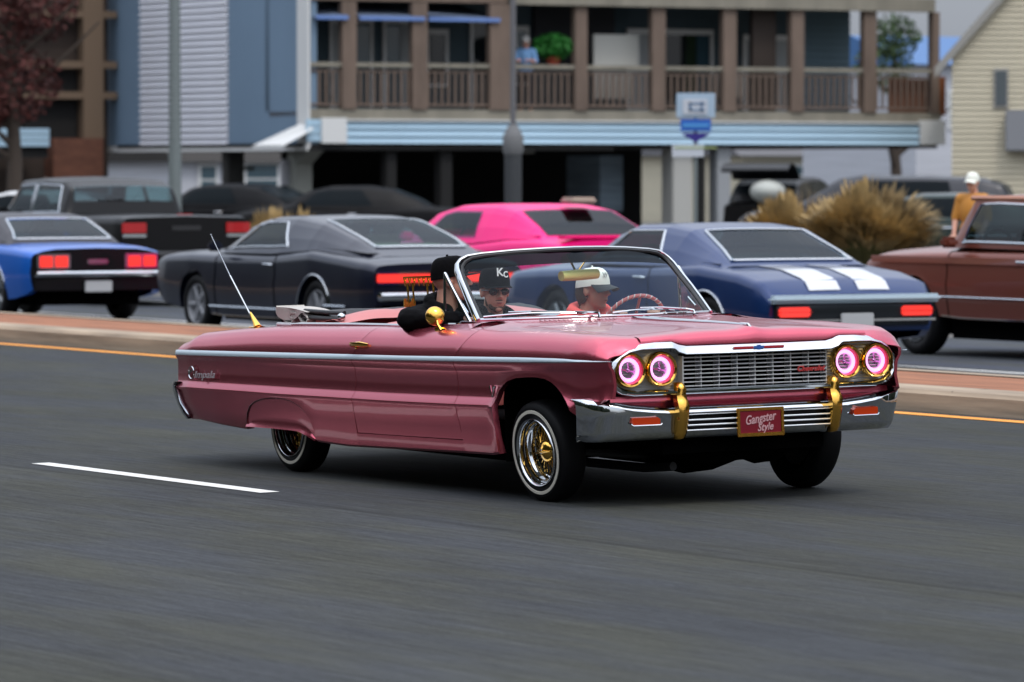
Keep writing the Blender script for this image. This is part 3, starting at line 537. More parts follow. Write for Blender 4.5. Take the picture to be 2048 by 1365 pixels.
for s in (-1,1):
    panel('front_fender',fcols,s,xa=lambda z:dfx(z)+G,arch=FA)
    panel('door',lin(-2.0+.0,-.797,26),s,xa=lambda z:drx(z)+G,xb=lambda z:dfx(z)-G,i0=0,i1=20,zlowfix=lambda x:ip(x,[-2,-.75],[.345,.318]),top_extra=[(-.03,.0),(-.035,-.01),(-.04,-.25)])
    # rocker under the door
    mb=MB(); rows=[]
    for x in lin(-2.5,-.40,24):
        zl=ip(x,*ZL); zt=ip(x,[-2,-.75],[.345,.318])-.004 if -2.0<x<-.74 else ip(x,[-2,-.75],[.345,.318])-.004
        rows.append([B(x,s*(.90),zl+.004),B(x,s*.940,zl),B(x,s*.955,zl+.012),B(x,s*(wz(x,(zl+zt)/2,zl)),(zl+zt)/2),B(x,s*(wz(x,zt,zl)-.001),zt),B(x,s*.92,zt)])
    ob('rocker_panel',mb.grid(rows),pink,car)
    qc=lin(-4.34,-3.40,24)+[p[0] for p in RA]+lin(-2.49,-2.0,9)
    q=panel('rear_quarter_panel',sorted(set(qc)),s,xb=lambda z:drx(z)-G,arch=RA,archflare=.004,i0=0,i1=20,rear=True,top_extra=None)
    # quarter top: deck side and cockpit side
    rows=[]
    for x in lin(-4.26,-1.98,50):
        t=tw(x); t1,t2=ip(x,*LV['zT1']),ip(x,*LV['zT2'])
        if x<-3.02: rows.append([B(x,s*(.82+t),t1),B(x,s*.76,(t1+t2)/2),B(x,s*.703,t2),B(x,s*.700,t2-.012)])
        else: rows.append([B(x,s*(.82+t),t1),B(x,s*.795,t1+.002),B(x,s*.785,t1-.01),B(x,s*.78,t1-.25)])
    ob('quarter_top',MB().grid(rows),pink,car)
    # fender skirt
    rows=[]
    skx=lin(-3.385,-2.52,30); sb_=lambda x: ip(x,[-3.39,-3.0,-2.78,-2.70,-2.62,-2.55,-2.50],[.368,.358,.350,.343,.325,.30,.282])
    for x in skx:
        za=ip(x,[p[0] for p in RA],[p[1] for p in RA])-.005; zb=min(sb_(x),za-.004); r=[]
        base=ip(x,*ZL)
        for k in range(9):
            t=k/8; z=zb+(za-zb)*t; w=wz(x,z,min(base,.33))-.004
            if k==0: w+=.018
            if k==1: z=zb+.014; w+=.010
            if z>za: z=za
            r.append(B(x,s*w,z))
        r.insert(0,B(x,s*(wz(x,zb,.33)-.03),zb-.002)); rows.append(r)
    ob('fender_skirt',MB().grid(rows),pink,car,weld=.0005)
    ob('skirt_gap',MB().tube([B(x,s*(wz(x,z,.33)+.0005),z) for x,z in RA],.0028,6),dark,car)
    # chrome side strip and its thin tip
    mb=MB(); rows=[]
    for x in lin(-4.36,.838,70):
        X=x; zb,zt=ip(x,*LV['zSb']),ip(x,*LV['zSt']); k=min(1,max(0,(x-.35)/.488)); mid=(zb+zt)/2-.002*k; hh=(zt-zb)/2*(1-.9*k)
        if x>.6: X=x-.055*(x-.6)/.238
        w=.984+tw(min(X,.75))+.001
        rows.append([B(X,s*(w-.002),mid-hh),B(X,s*(w+.009),mid-hh+.004),B(X,s*(w+.010),mid-hh*.3),B(X,s*(w+.004),mid+hh-.002),B(X,s*(w-.002),mid+hh)])
    ob('side_trim_strip',mb.grid(rows),stripm,car,smooth=60)
    ob('trim_inlay',MB().box(0,1,0,1,0,1).xf(Matrix.Identity(4)) if False else MB().grid([[B(x,s*(.984+tw(x)+.0075),ip(x,*LV['zSb'])+(.010)),B(x,s*(.984+tw(x)+.0095),(ip(x,*LV['zSb'])+ip(x,*LV['zSt']))/2),B(x,s*(.984+tw(x)+.0075),ip(x,*LV['zSt'])-.010)] for x in lin(-1.15,.45,20)]),dark,car)
    # chrome beltline moulding
    ob('belt_moulding',MB().tube([B(x,s*.812,ip(x,*LV['zT1'])+.008) for x in lin(-3.05,-1.0,30)],.009,8),chrome,car)
# ---- trunk lid
rows=[]
for x in lin(-4.25,-3.03,26):
    t2=ip(x,*LV['zT2']); rows.append([B(x,-.697*c,t2+.012*(1-c*c)) for c in lin(-1,1,17)])
ob('trunk_lid',MB().grid(rows),pink,car)
# ---- rear panel with lamps
rows=[]
for z in [.40,.45,.50,.56,.63,.70,.76,.79,.82,.86,.89]:
    xx=ip(z,*XR); w=wz(-4.3,z,.40)-.03
    rows.append([B(xx+.0,c*w,z) for c in lin(-1,1,13)])
rows.append([B(-4.25,c*.70,.895) for c in lin(-1,1,13)])
ob('rear_panel',MB().grid(rows),pink,car)
for s in(-1,1):
    for k in range(3):
        M=Matrix.Translation(B(-4.41,s*(.42+.16*k),.70))@Matrix.Rotation(R(-90),4,'Y')
        h=ob('tail_light',MB().lathe([(0,.022),(.035,.02),(.05,.01),(.052,0)],M,20),red,car); ob('lamp_ring',MB().lathe([(.052,0),(.060,.012),(.066,0)],M,20),chrome,h)
    for s2 in [0]:
        rows=[]
        for y in lin(.60,.93,8): rows.append([B(-4.405,s*y,.66),B(-4.42,s*y,.70),B(-4.41,s*y,.77)])
# ---- rear bumper, wrapping round the corners
def bump_section(xb,y,prof,sx,ends=None): return [B(xb+sx*dx,y*ky,z) for dx,z,ky in prof]
rows=[]
for y,x in [(-.960,-4.375),(-.960,-4.395),(-.952,-4.42),(-.93,-4.442),(-.88,-4.465),(-.7,-4.50),(-.3,-4.52),(0,-4.525),(.3,-4.52),(.7,-4.50),(.88,-4.475),(.93,-4.442),(.952,-4.42),(.960,-4.395),(.960,-4.375)]:
    rows.append([B(x+.06,y*.97,.632),B(x+.022,y,.632),B(x,y,.612),B(x+.022,y,.57),B(x+.05,y*.99,.50),B(x+.09,y*.98,.44),B(x+.13,y*.97,.405),B(x+.18,y*.95,.41)])
ob('rear_bumper',MB().grid(rows),chrome,car)
# ---- hood
zlip=lambda y: ip(abs(y),[0,.43,.475,.50,.52,.72],[.803,.804,.813,.822,.828,.822])
xre=lambda y: -.455-.305*(abs(y)/.697)**2
def hoodz(x,y):
    c=abs(y)/.697; cr_=ip(x,[-.7,-.475,.64,.76],[.004,.016,.030,.030]); spear=.010*math.exp(-(y/.045)**2)*ip(x,[-.5,0,.7],[.5,.8,1.0])
    dish=-.004*math.exp(-((abs(y)-.16)/.08)**2)
    return ip(x,*LV['zT2'])+cr_*(1-c**1.7)+spear+dish
fx0=lambda y:.765-.035*(abs(y)/.9)**4
rows=[]
for y in lin(-.697,.697,61):
    r=[]; x0=xre(y); r.append(B(x0,y,hoodz(x0,y)-.02))
    for t in lin(0,1,26): x=x0+(.655-x0)*t; r.append(B(x,y,hoodz(x,y)))
    z0=hoodz(.655,y); z1=zlip(y)
    for a in (20,38,54,68,80,90):
        r.append(B(.655+(fx0(y)-.033-.655)*math.sin(R(a)),y,z1+(z0-z1)*math.cos(R(a))**.8))
    rows.append(r)
ob('hood',MB().grid(rows),pink,car,smooth=50)
for s in(-1,1):   # bright hood spear
    ob('hood_spear',MB().tube([B(x,s*(.035*(1-t)+.002),hoodz(x,.03)+.004) for t,x in [(k/14,-.47+1.14*k/14) for k in range(15)]],[.0075]*13+[.006,.003],8),chrome,car)
ob('spear_tip',MB().tube([B(.58,0,hoodz(.58,0)+.002),B(.66,0,hoodz(.66,0)+.004),B(.705,0,.862),B(.722,0,.845)],[.008,.010,.009,.004],8),chrome,car)
# ---- cowl
wbx=lambda y: -.56-.37*(abs(y)/.745)**2
rows=[]
for y in lin(-.80,.80,33):
    xa_=max(xre(min(abs(y),.697))-.006,-.765) if abs(y)<.70 else -.79; xb_=wbx(y)-.03
    z0=hoodz(xa_,min(abs(y),.69)); rows.append([B(xa_,y,z0-.03),B(xa_,y,z0-.002),B((xa_+xb_)/2,y,.953),B(xb_,y,.956),B(xb_-.05,y,.95)])
cw=ob('cowl_panel',MB().grid(rows),pink,car)
mb=MB()
for s in(-1,1):
    for k in range(18):
        y=s*(.12+.022*k) ; x=wbx(y)+.035; p=B(x,y,.9575); mb.tube([p,B(x+.035,y+.004,.956)],.003,5)
ob('cowl_vent_slots',mb,dark,cw,kind='stuff')
for s in(-1,1):
    ob('pillar_base',MB().grid([[B(x,s*y,z) for y,z in ((.66,.950),(.72,.953),(.775,.950),(.83,.940),(.885,.915))] for x in lin(-1.03,-.765,6)]),pink,car)
# ---- dashboard
rows=[]
for y in lin(-.77,.77,17):
    x=wbx(y)-.04; rows.append([B(x,y,.948),B(x-.12,y,.955),B(x-.30,y,.945),B(x-.34,y,.90),B(x-.34,y,.70)])
ob('dashboard',MB().grid(rows),vinyl,car)
# ---- windscreen
PIL=[(-.93,.745,.952),(-1.01,.736,1.028),(-1.09,.725,1.102),(-1.17,.712,1.172),(-1.235,.698,1.235),(-1.262,.682,1.268),(-1.272,.655,1.294),(-1.266,.615,1.314),(-1.245,.54,1.325),(-1.20,.36,1.337),(-1.155,.18,1.343),(-1.14,0,1.345)]
full=[B(x,-y,z) for x,y,z in PIL]+[B(x,y,z) for x,y,z in PIL[::-1][1:]]
wf=ob('windshield_frame',MB().tube(full,[.026]*5+[.022,.019,.016]+[.014]*7+[.016,.019,.022]+[.026]*5,10,sq=(.62,1.0)),chrome,car)
gk=ob('windshield_gasket',MB().tube([B(x+.022,-y*.972,z-.012) for x,y,z in PIL]+[B(x+.022,y*.972,z-.012) for x,y,z in PIL[::-1][1:]],.012,8),dark,wf)
ob('base_trim',MB().tube([B(wbx(y)-.004,y,.962) for y in lin(-.75,.75,25)],.0085,8),chrome,wf)
rows=[]; hz=[p[2] for p in PIL[:8]]
for h in lin(0,1,15):
    ze=.952+(1.314-.952)*h; ye=ip(ze,hz,[p[1] for p in PIL[:8]])*.99; xe=ip(ze,hz,[p[0] for p in PIL[:8]]); xc=-.56+(-1.14+.56)*h; zc=.958+(1.343-.958)*h
    rows.append([B(xc+(xe-xc)*s_*s_,ye*s_,zc+(ze-zc)*s_*s_) for s_ in lin(-1,1,21)])
gl_=ob('windshield',MB().grid(rows[:12]),wsg,car); ob('tint_band',MB().grid(rows[11:]),wst,gl_)
# ---- vent windows
for s in(-1,1):
    q=[B(-1.272,s*.755,1.222),B(-1.275,s*.765,.95),B(-.985,s*.762,.95)]
    v=ob('vent_window',MB().tube([q[0],q[1]],.009,8).tube([q[1],q[2]],.009,8).tube([q[2],q[0]],.0105,8).ball(q[0],.0095,1).ball(q[1],.009,1),chrome,car)
    ob('pane',MB().poly([q[0]*.97+q[1]*.015+q[2]*.015,q[1]*.97+q[0]*.015+q[2]*.015,q[2]*.97+q[1]*.015+q[0]*.015]),vg,v,smooth=0)
    ob('vent_latch',MB().tube([B(-1.06,s*.735,1.0),B(-1.13,s*.73,1.05)],.007,6),chrome,v)
# ---- interior
ob('cabin_floor',MB().box(-3.0,-.9,-.76,.76,.30,.34).xf(Matrix.Identity(4)),black,car)
def cushion(pts,y0,y1,bulge=.03):
    rows=[]
    for t in lin(0,1,15):
        y=y0+(y1-y0)*t; k=1-(2*t-1)**6; rows.append([B(x,y,z-.02*(1-k)) for x,z in pts])
    mb=MB().grid(rows); mb.poly(rows[0]); mb.poly(rows[-1][::-1]); return mb
for y0,y1 in((-.72,-.02),(.02,.72)):
    ob('seat_back',cushion([(-1.98,.50),(-2.13,.93),(-2.11,.965),(-2.05,.955),(-1.98,.88),(-1.86,.55)],y0,y1),vinyl,car)
ob('seat_cushion',cushion([(-1.95,.50),(-1.95,.60),(-1.45,.64),(-1.38,.60),(-1.38,.48)],-.72,.72),vinyl,car)
ob('seat_cushion',cushion([(-2.75,.50),(-2.75,.62),(-2.35,.66),(-2.28,.60),(-2.28,.45)],-.70,.70),vinyl,car)
ob('seat_back',cushion([(-2.68,.55),(-2.83,.99),(-2.88,1.02),(-2.96,1.005),(-3.0,.92),(-2.9,.55)],-.70,.70),vinyl,car)
# pink boot cover crumpled over the back seat
rows=[]
for i,x in enumerate(lin(-3.15,-2.55,14)):
    rows.append([B(x,y,.955+.085*math.exp(-((x+2.72)/.17)**2)*(1-(y/.8)**4)+.012*mnoise.noise(Vector((x*7,y*5,3)))) for y in lin(-.74,.74,30)])
ob('boot_cover',MB().grid(rows),vinyl,car)
# ---- folded roof
ft=ob('folded_roof',MB().grid([[B(x,y,.965+.075*math.sin(math.pi*min(1,max(0,(x+3.42)/.72)))**.6+.010*mnoise.noise(Vector((x*9,y*4,0)))) for y in lin(-.70,.72,24)] for x in lin(-3.42,-2.75,18)]),mat('dark_roof_cloth',(.014,.014,.018),.6,bump=(40,.6,.01)),car)
path=[(-3.40,1.062),(-3.37,1.03),(-3.33,.99),(-3.27,.965),(-3.21,.962),(-3.20,.985),(-3.24,1.005),(-3.22,1.025),(-3.16,1.02),(-3.11,.99),(-3.08,.965),(-3.02,.965),(-3.0,.985),(-3.03,1.005),(-3.07,1.02)]
P_=[];
for i in range(len(path)-1):
    for k in range(4): t=k/4; P_.append((path[i][0]*(1-t)+path[i+1][0]*t,path[i][1]*(1-t)+path[i+1][1]*t))
mb=MB()
for o_ in (0,):
    mb.grid([[B(x,y,z) for x,z in P_] for y in lin(-.735,-.55,6)])
    mb.grid([[B(x-.004,y,z+.010) for x,z in P_] for y in lin(-.735,-.55,6)]); mb.grid([[B(x,-.735,z) for x,z in P_],[B(x-.004,-.735,z+.010) for x,z in P_]])
ob('roof_lining_fold',mb,cream,ft,smooth=60)
ob('roof_lining_edge',MB().grid([[B(-3.41+.40*u,-.736-.008*math.sin(9*u),1.064-.035*u**2-(.035+.045*math.sin(math.pi*min(1,u*1.15))**.7)*v*(1-u**3)) for u in lin(0,1,17)] for v in lin(0,1,5)]).grid([[B(-3.41+.40*u,-.736+.18*v,1.064-.035*u**2) for u in lin(0,1,17)] for v in (0,1)]),cream,ft,smooth=60)
for zz,yy in((1.03,-.70),(.995,-.715)):
    ob('roof_rail',MB().tube([B(-3.10,yy,zz+.008),B(-2.80,yy,zz-.006),B(-2.60,yy,zz-.012)],.013,8),dark,ft)
ob('roof_hinge',MB().ball(B(-2.60,-.72,.995),.026,2).tube([B(-2.60,-.72,.94),B(-2.60,-.72,1.0)],.012,8),chrome,ft)
ob('roof_snap_row',MB().tube([B(-3.38,-.74,.962),B(-3.05,-.76,.955),B(-2.9,-.77,.952)],.012,8),mat('white_piping',(.6,.62,.66),.4),ft)
# ---- steering wheel
sw=Matrix.Translation(B(-1.22,.41,.885))@Matrix.Rotation(R(-64),4,'Y')
rp=[sw@Vector((.205*math.cos(a),.205*math.sin(a),0)) for a in lin(0,2*math.pi,49)[:-1]]
st_=ob('steering_wheel',MB().tube(rp,.011,8,cyc=True),vinyl,car)
ob('rim_wrap',MB().tube([sw@Vector(((.205+.009*math.cos(a*34))*math.cos(a),(.205+.009*math.cos(a*34))*math.sin(a),.009*math.sin(a*34))) for a in lin(0,2*math.pi,409)[:-1]],.0042,4,cyc=True),mat('white_plastic',(.7,.68,.66),.35),st_)
ob('steering_spokes',MB().tube([sw@Vector((-.2,0,0)),sw@Vector((.2,0,0))],.009,6).tube([sw@Vector((0,-.2,0)),sw@Vector((0,.2,0))],.009,6).tube([sw@Vector((0,0,0)),B(-.98,.41,.80)],.03,10),vinyl,st_)
# ---- mirrors
rvm=ob('rear_view_mirror',MB().tube([B(-1.08,-.125,1.188),B(-1.10,.0,1.192),B(-1.12,.13,1.196)],[.028,.031,.028],12),mat('yellow_gold_crushed',(.98,.90,.30),.5,.15,bump=((120,120,120),.9,.004)),car)
ob('mirror_stem',MB().tube([B(-1.10,-.02,1.215),B(-1.145,-.045,1.31)],.006,6).tube([B(-1.10,.0,1.215),B(-1.13,.065,1.27)],.004,6),goldb,rvm)
for s in(-1,):
    c=B(-1.12,s*.905,.992)
    mh=ob('door_mirror',MB().lathe([(0,.030),(.022,.028),(.040,.020),(.051,.006),(.055,-.010),(.052,-.022),(.0,-.024)],Matrix.Translation(c)@Matrix.Rotation(R(75),4,'Y')@Matrix.Rotation(R(s*-14),4,'X'),24),gold,car)
    ob('mirror_stalk',MB().tube([c+Vector((.012,s*.0,0)),B(-1.09,s*.91,.945),B(-1.07,s*.90,.912)],[.010,.008,.012],8).tube([B(-1.12,s*.905,.915),B(-1.03,s*.893,.911)],[.014,.010],8,sq=(.5,1.2)),goldb,mh)
# ---- gold plaque standing behind the seats
pl=ob('club_plaque',MB().box(-.004,.004,-.135,.135,.148,.158),gold,car,M=Matrix.Translation(B(-2.55,-.20,1.06))@Matrix.Rotation(BP*-1,4,'Y'))
mb=MB()
for k in range(9):
    y=-.125+.031*k; mb.tube([(0,y-.008,.150),(0,y,.120),(0,y+.002,.100)],[.005,.004,.002],5).tube([(0,y+.008,.150),(0,y,.120)],[.005,.004],5)
for y,h_ in((-.11,.10),(-.075,.10),(.02,.07),(.06,.07)): mb.tube([(0,y,.12),(0,y+.006,0.0)],.006,5)
mb.box(-.003,.003,-.135,-.06,-.02,.012).box(-.003,.003,-.135,-.118,.012,.03).box(-.003,.003,-.085,-.07,.012,.03)
ob('plaque_letter_work',mb,gold,pl)
# ---- antenna
an=ob('antenna',MB().tube([B(-3.70,-.75,1.0),B(-3.98,-.75,1.26)],.0055,8).tube([B(-3.98,-.75,1.26),B(-4.22,-.75,1.507)],[.003,.0022],6).ball(B(-4.225,-.75,1.512),.006,1),chrome,car)
ob('antenna_base',MB().tube([B(-3.63,-.75,.946),B(-3.655,-.75,.975),B(-3.72,-.75,1.035)],[.026,.017,.006],10).tube([B(-3.71,-.75,.948),B(-3.57,-.75,.948)],[.012,.012],8,sq=(1.6,.5)),goldb,an)
# ---- door handle, scripts and badges
for s in(-1,1):
    w=.966
    dh=ob('door_handle',MB().tube([B(-2.00,s*(w+.008),.838),B(-1.98,s*(w+.022),.845),B(-1.86,s*(w+.026),.844),B(-1.79,s*(w+.012),.838)],[.008,.011,.013,.008],8,sq=(.8,1.1)).ball(B(-1.93,s*(w+.012),.826),.012,1),goldb,car)
def side_frame(x,z,y,s):   # text plane on the flank, reading left to right from outside
    o=B(x,s*y,z); ex=(B(x+.1,s*y,z)-o).normalized()*(1 if s<0 else -1); ez=(B(x,s*y,z+.1)-o).normalized(); n=ex.cross(ez)
    return Matrix(((ex.x,ez.x,n.x,o.x),(ex.y,ez.y,n.y,o.y),(ex.z,ez.z,n.z,o.z),(0,0,0,1)))
scrm=mat('bright_script_metal',(.75,.77,.80),.25,.4)
for s in(-1,1):
    t=text('model_script','Impala',.062,scrm,car,side_frame(-3.93,.672,.968,s),shear=.35,ext=.002,sx=1.75)
    e=ob('round_emblem',MB().lathe([(.034,0),(.037,.004),(.040,0)],n=24).tube([(-.022,-.012,.004),(-.008,.006,.006),(.012,.010,.006),(.022,.018,.006)],[.004,.009,.008,.003],6),chrome,car,M=side_frame(-4.125 if s<0 else -4.07,.686,.958,s))
    v=ob('engine_badge',MB().tube([(-.028,.030,0),(0,-.032,.003)],[.007,.004],5).tube([(.028,.030,0),(0,-.032,.003)],[.007,.004],5).tube([(-.014+.014*math.cos(a),.0,.005) for a in (0,.1)],.001,3),chrome,car,M=side_frame(-.39,.581,.966,s))
    text('badge_figure','8',.035,chrome,v,Matrix.Translation((.018,.008,.006)))
# ---- front end
def fx(y,z): return .765-.035*(abs(y)/.9)**4-.02*max(0,(.66-z))/.1
OUT=[(0,.801),(.2,.801),(.43,.802),(.475,.811),(.50,.821),(.52,.827),(.62,.826),(.70,.820),(.79,.798),(.86,.766),(.890,.735),(.897,.69),(.892,.63),(.870,.59),(.82,.56),(.75,.546),(.5,.545),(.25,.545),(0,.545)]
INN=[(0,.752),(.2,.752),(.45,.754),(.495,.768),(.515,.785),(.53,.789),(.62,.790),(.71,.789),(.78,.777),(.828,.752),(.853,.72),(.860,.69),(.856,.64),(.838,.609),(.80,.588),(.74,.579),(.5,.578),(.25,.578),(0,.578)]
def loop(pts,dx): 
    a=[(y,z) for y,z in pts]; b=[(-y,z) for y,z in pts[::-1][1:-1]]
    return [B(fx(y,z)+dx,y,z) for y,z in a+b]
mixp=lambda t:[(a[0]*(1-t)+b[0]*t,a[1]*(1-t)+b[1]*t) for a,b in zip(OUT,INN)]
def loopv(pts,top,bot):
    a=pts+[(-y,z) for y,z in pts[::-1][1:-1]]
    return [B(fx(y,z)+bot+(top-bot)*min(1,max(0,(z-.62)/.12)),y,z) for y,z in a]
rows=[loop(OUT,-.075),loopv(OUT,-.036,-.010),loopv(mixp(.10),-.026,.0),loopv(mixp(.35),-.016,.007),loopv(mixp(.65),-.006,.004),loopv(mixp(.93),.003,-.014),loopv(INN,.001,-.022),loop(INN,-.075)]
gf=ob('grille_surround',MB().grid(rows,closed=True),chrome,car,smooth=50)
mb=MB()
for s in(-1,1): ob('emblem_bar',MB().box(-.003,.004,min(s*.035,s*.155),max(s*.035,s*.155),-.006,.006),mat('red_enamel',(.5,.03,.05),.3),gf,M=Matrix.Translation(B(.757,0,.779)))
ob('bow_tie_emblem',MB().prism([(-.03,-.007),(-.01,-.007),(-.01,-.012),(.01,-.012),(.01,-.007),(.03,-.007),(.03,.007),(.01,.007),(.01,.012),(-.01,.012),(-.01,.007),(-.03,.007)],lambda u,v,d:(d,u,v),-.003,.006),mat('blue_enamel',(.03,.12,.45),.3,coat=1),gf,M=Matrix.Translation(B(.757,0,.779)))
# pink apron between grille and bumper, and dark backing
ob('front_apron',MB().grid([[B(fx(y,.54)-.05,y,.548),B(fx(y,.54)-.045,y,.52),B(fx(y,.54)-.09,y,.47)] for y in lin(-.86,.86,25)]),pink,car)
ob('radiator_panel',MB().grid([[B(.60,-.84,z),B(.60,.84,z)] for z in (.44,.79)]),black,car,smooth=0)
gr=ob('grille',MB().box(-.03,.03,-.004,.004,-.083,.083),barm,car,M=Matrix.Translation(B(.705,-.455,.665)))
gbar=None
Mg=Matrix.Translation(B(.715,0,0))-Matrix.Translation(B(0,0,0)) if False else None
for k in range(8):
    z=.737-.0212*k
    o=ob('grille_bar',MB().box(-.022,.0,-.445,.445,-.0030,.0030,bev=.0022) if k==0 else gbar,barm,gr,M=Matrix.Translation(B(.725,0,z)-B(.705,-.455,.665)))
    if k==0: gbar=o.data
gfin=None
for k in range(9):
    y=-.445+.111*k
    o=ob('grille_fin',MB().box(-.055,.003,-.0022,.0022,-.085,.082) if k==0 else gfin,barm,gr,M=Matrix.Translation(B(.715,y,.664)-B(.705,-.455,.665)))
    if k==0: gfin=o.data
redp=mat('red_script_paint',(.50,.05,.05),.35)
def front_frame(x,y,z):
    o=B(x,y,z); n=(B(x+.1,y,z)-o).normalized(); ex=Vector((0,1,0)); ez=n.cross(ex)
    ex=Vector((0,1,0)); ez=(B(x,y,z+.1)-o).normalized()
    return Matrix(((ex.x,ez.x,n.x,o.x),(ex.y,ez.y,n.y,o.y),(ex.z,ez.z,n.z,o.z),(0,0,0,1)))
text('grille_script','Chevrolet',.040,redp,gr,Matrix.Translation(-B(.705,-.455,.665))@front_frame(.732,.335,.655),shear=.3,ext=.003,bold=.0012,sx=1.05)
# headlamps
bay=mat('lamp_bay_silver',(.42,.42,.42),.28,.9)
halo=mat('pink_halo_light',(.9,.3,.8),.3,emit=(1,.42,.92),es=1.35); core=mat('lamp_core',(.35,.22,.36),.12,.6,emit=(1,.62,.97),es=1.5); ringr=mat('pink_lamp_ring',(.75,.06,.12),.2,.3,coat=1,emit=(1,.05,.12),es=.12)
lensg=glass('headlamp_lens',(.97,.95,.98),.03)
for s in(-1,1):
    bp_=ob('lamp_bay',MB().grid([[B(.688,s*y,z) for y in (.455,.66,.865)] for z in (.57,.69,.80)]),bay,car,smooth=0)
    for k in range(14):
        z=.583+.0155*k; y1=.86 if .62<z<.75 else .82
        ob('bay_rib',MB().tube([B(.690,s*.46,z),B(.690,s*y1,z)],.0032,5),bay,bp_)
    for y in (.574,.763):
        M=front_frame(.722,s*y,.684)
        h=ob('headlight',MB().lathe([(.058,-.030),(.040,-.040),(.020,-.046),(0,-.048)],M,28),core,car)
        ob('headlight_bezel',MB().lathe([(.072,-.03),(.073,.004),(.078,.010),(.084,.011),(.090,.004),(.092,-.01),(.092,-.035)],M,36),goldb,h)
        ob('inner_ring',MB().lathe([(.062,-.022),(.066,-.006),(.072,.002),(.0735,-.02)],M,36),ringr,h)
        ob('halo_ring',MB().lathe([(.044,-.026),(.048,-.018),(.056,-.014),(.062,-.018),(.063,-.026)],M,36),halo,h)
        ob('lens',MB().lathe([(.066,-.010),(.055,-.004),(.035,.001),(.0,.003)],M,32),lensg,h)
        ob('bulb_reflector',MB().lathe([(.0,-.026),(.007,-.026),(.013,-.033),(.013,-.045)],M,14).box(-.001,.001,-.02,.02,-.001,.001).xf(Matrix.Identity(4)) if False else MB().lathe([(.0,-.022),(.009,-.026),(.016,-.036),(.016,-.047)],M,14).tube([M@Vector((-.040,.006,-.032)),M@Vector((.036,-.010,-.030))],.004,5).tube([M@Vector((.0,.040,-.034)),M@Vector((.004,.01,-.03))],.005,5).tube([M@Vector((.025,-.030,-.034)),M@Vector((.004,-.01,-.03))],.005,5),mat('lamp_shadow_chrome',(.40,.25,.42),.15,1),h)
# bumper
BX=[(0,.735),(.2,.735),(.40,.733),(.445,.733),(.46,.733),(.55,.730),(.65,.725),(.75,.715),(.83,.698),(.90,.672),(.945,.64),(.975,.60),(.988,.56),(.990,.53)]
ZT=lambda y: ip(abs(y),[0,.45,.55,.72,.85,.93,.99],[.487,.487,.487,.500,.527,.540,.538])
rows=[]
for y,x in [(-a,b) for a,b in BX[::-1]]+BX[1:]:
    ay=abs(y); zt=ZT(y); rec=.055 if ay<.452 else 0; e=max(0,(ay-.9)/.09)
    r=[B(x-.13+.02*e,y*.97,zt-.004),B(x-.055,y,zt+.004),B(x-.036,y,zt+.001),B(x-.020,y,zt-.009),B(x-.006,y,zt-.022),B(x+.001,y,zt-.034)]
    for z,dx in ((.446,-.003),(.440,-.004-rec),(.36,-.022-rec),(.352,-.024)): r.append(B(x+dx-.004-.02*e*(.5-z)/.15,y*(1-.02*e*(.5-z)/.1),min(z,zt-.038)))
    r+= [B(x-.042-.06*e,y*(1-.055*e),.335),B(x-.07-.05*e,y*(1-.07*e),.316),B(x-.10,y*(1-.08*e),.313)]
    rows.append(r)
fb=ob('front_bumper',MB().grid(rows),chrome,car,smooth=40)
blackg=mat('gloss_black',(.01,.011,.013),.15)
ob('bumper_slot',MB().grid([[B(.683,y,.434),B(.683,y,.362)] for y in (-.44,.44)]),blackg,fb,smooth=0)
for s in(-1,1):
    for k,z in enumerate((.441,.412,.385,.358)):
        ob('bumper_louvre',MB().tube([B(.728,s*.135,z),B(.730,s*.447,z)],.0065 if k else .004,6,sq=(1.1,.7)),barm,fb)
    # gold bumper guards
    rows=[]
    for x,z,w in [(.735,.612,.012),(.752,.600,.020),(.762,.575,.026),(.752,.545,.028),(.765,.515,.031),(.778,.490,.033),(.776,.45,.030),(.768,.40,.028),(.752,.345,.026),(.735,.318,.022),(.70,.312,.015)]:
        rows.append([B(x-.05,s*.475-w,z),B(x-.008,s*.475-w,z),B(x,s*.475-w*.5,z),B(x+.004,s*.475,z),B(x,s*.475+w*.5,z),B(x-.008,s*.475+w,z),B(x-.05,s*.475+w,z)])
    ob('bumper_guard',MB().grid(rows),gold,fb,smooth=60)
    # parking lamps
    c=lambda y,z,d=0: B(ip(abs(y),[a for a,b in BX],[b for a,b in BX])+d,s*y,z)
    M0=[c(.60,.398,.004),c(.755,.398,.004),c(.765,.412,.004),c(.762,.436,.004),c(.615,.436,.004),c(.600,.425,.004)]
    M1=[p-Vector((.03,0,0)) for p in M0]
    mb=MB(); mb.add(M0+M1,[(0,1,2,3,4,5)]+[(i,(i+1)%6,6+(i+1)%6,6+i) for i in range(6)])
    pk=ob('parking_lamp',mb,amber,fb,smooth=0); ob('lamp_lip',MB().tube([c(.592,.402,.006),c(.600,.394,.008),c(.757,.394,.008),c(.768,.402,.006)],.0045,6),chrome,pk)
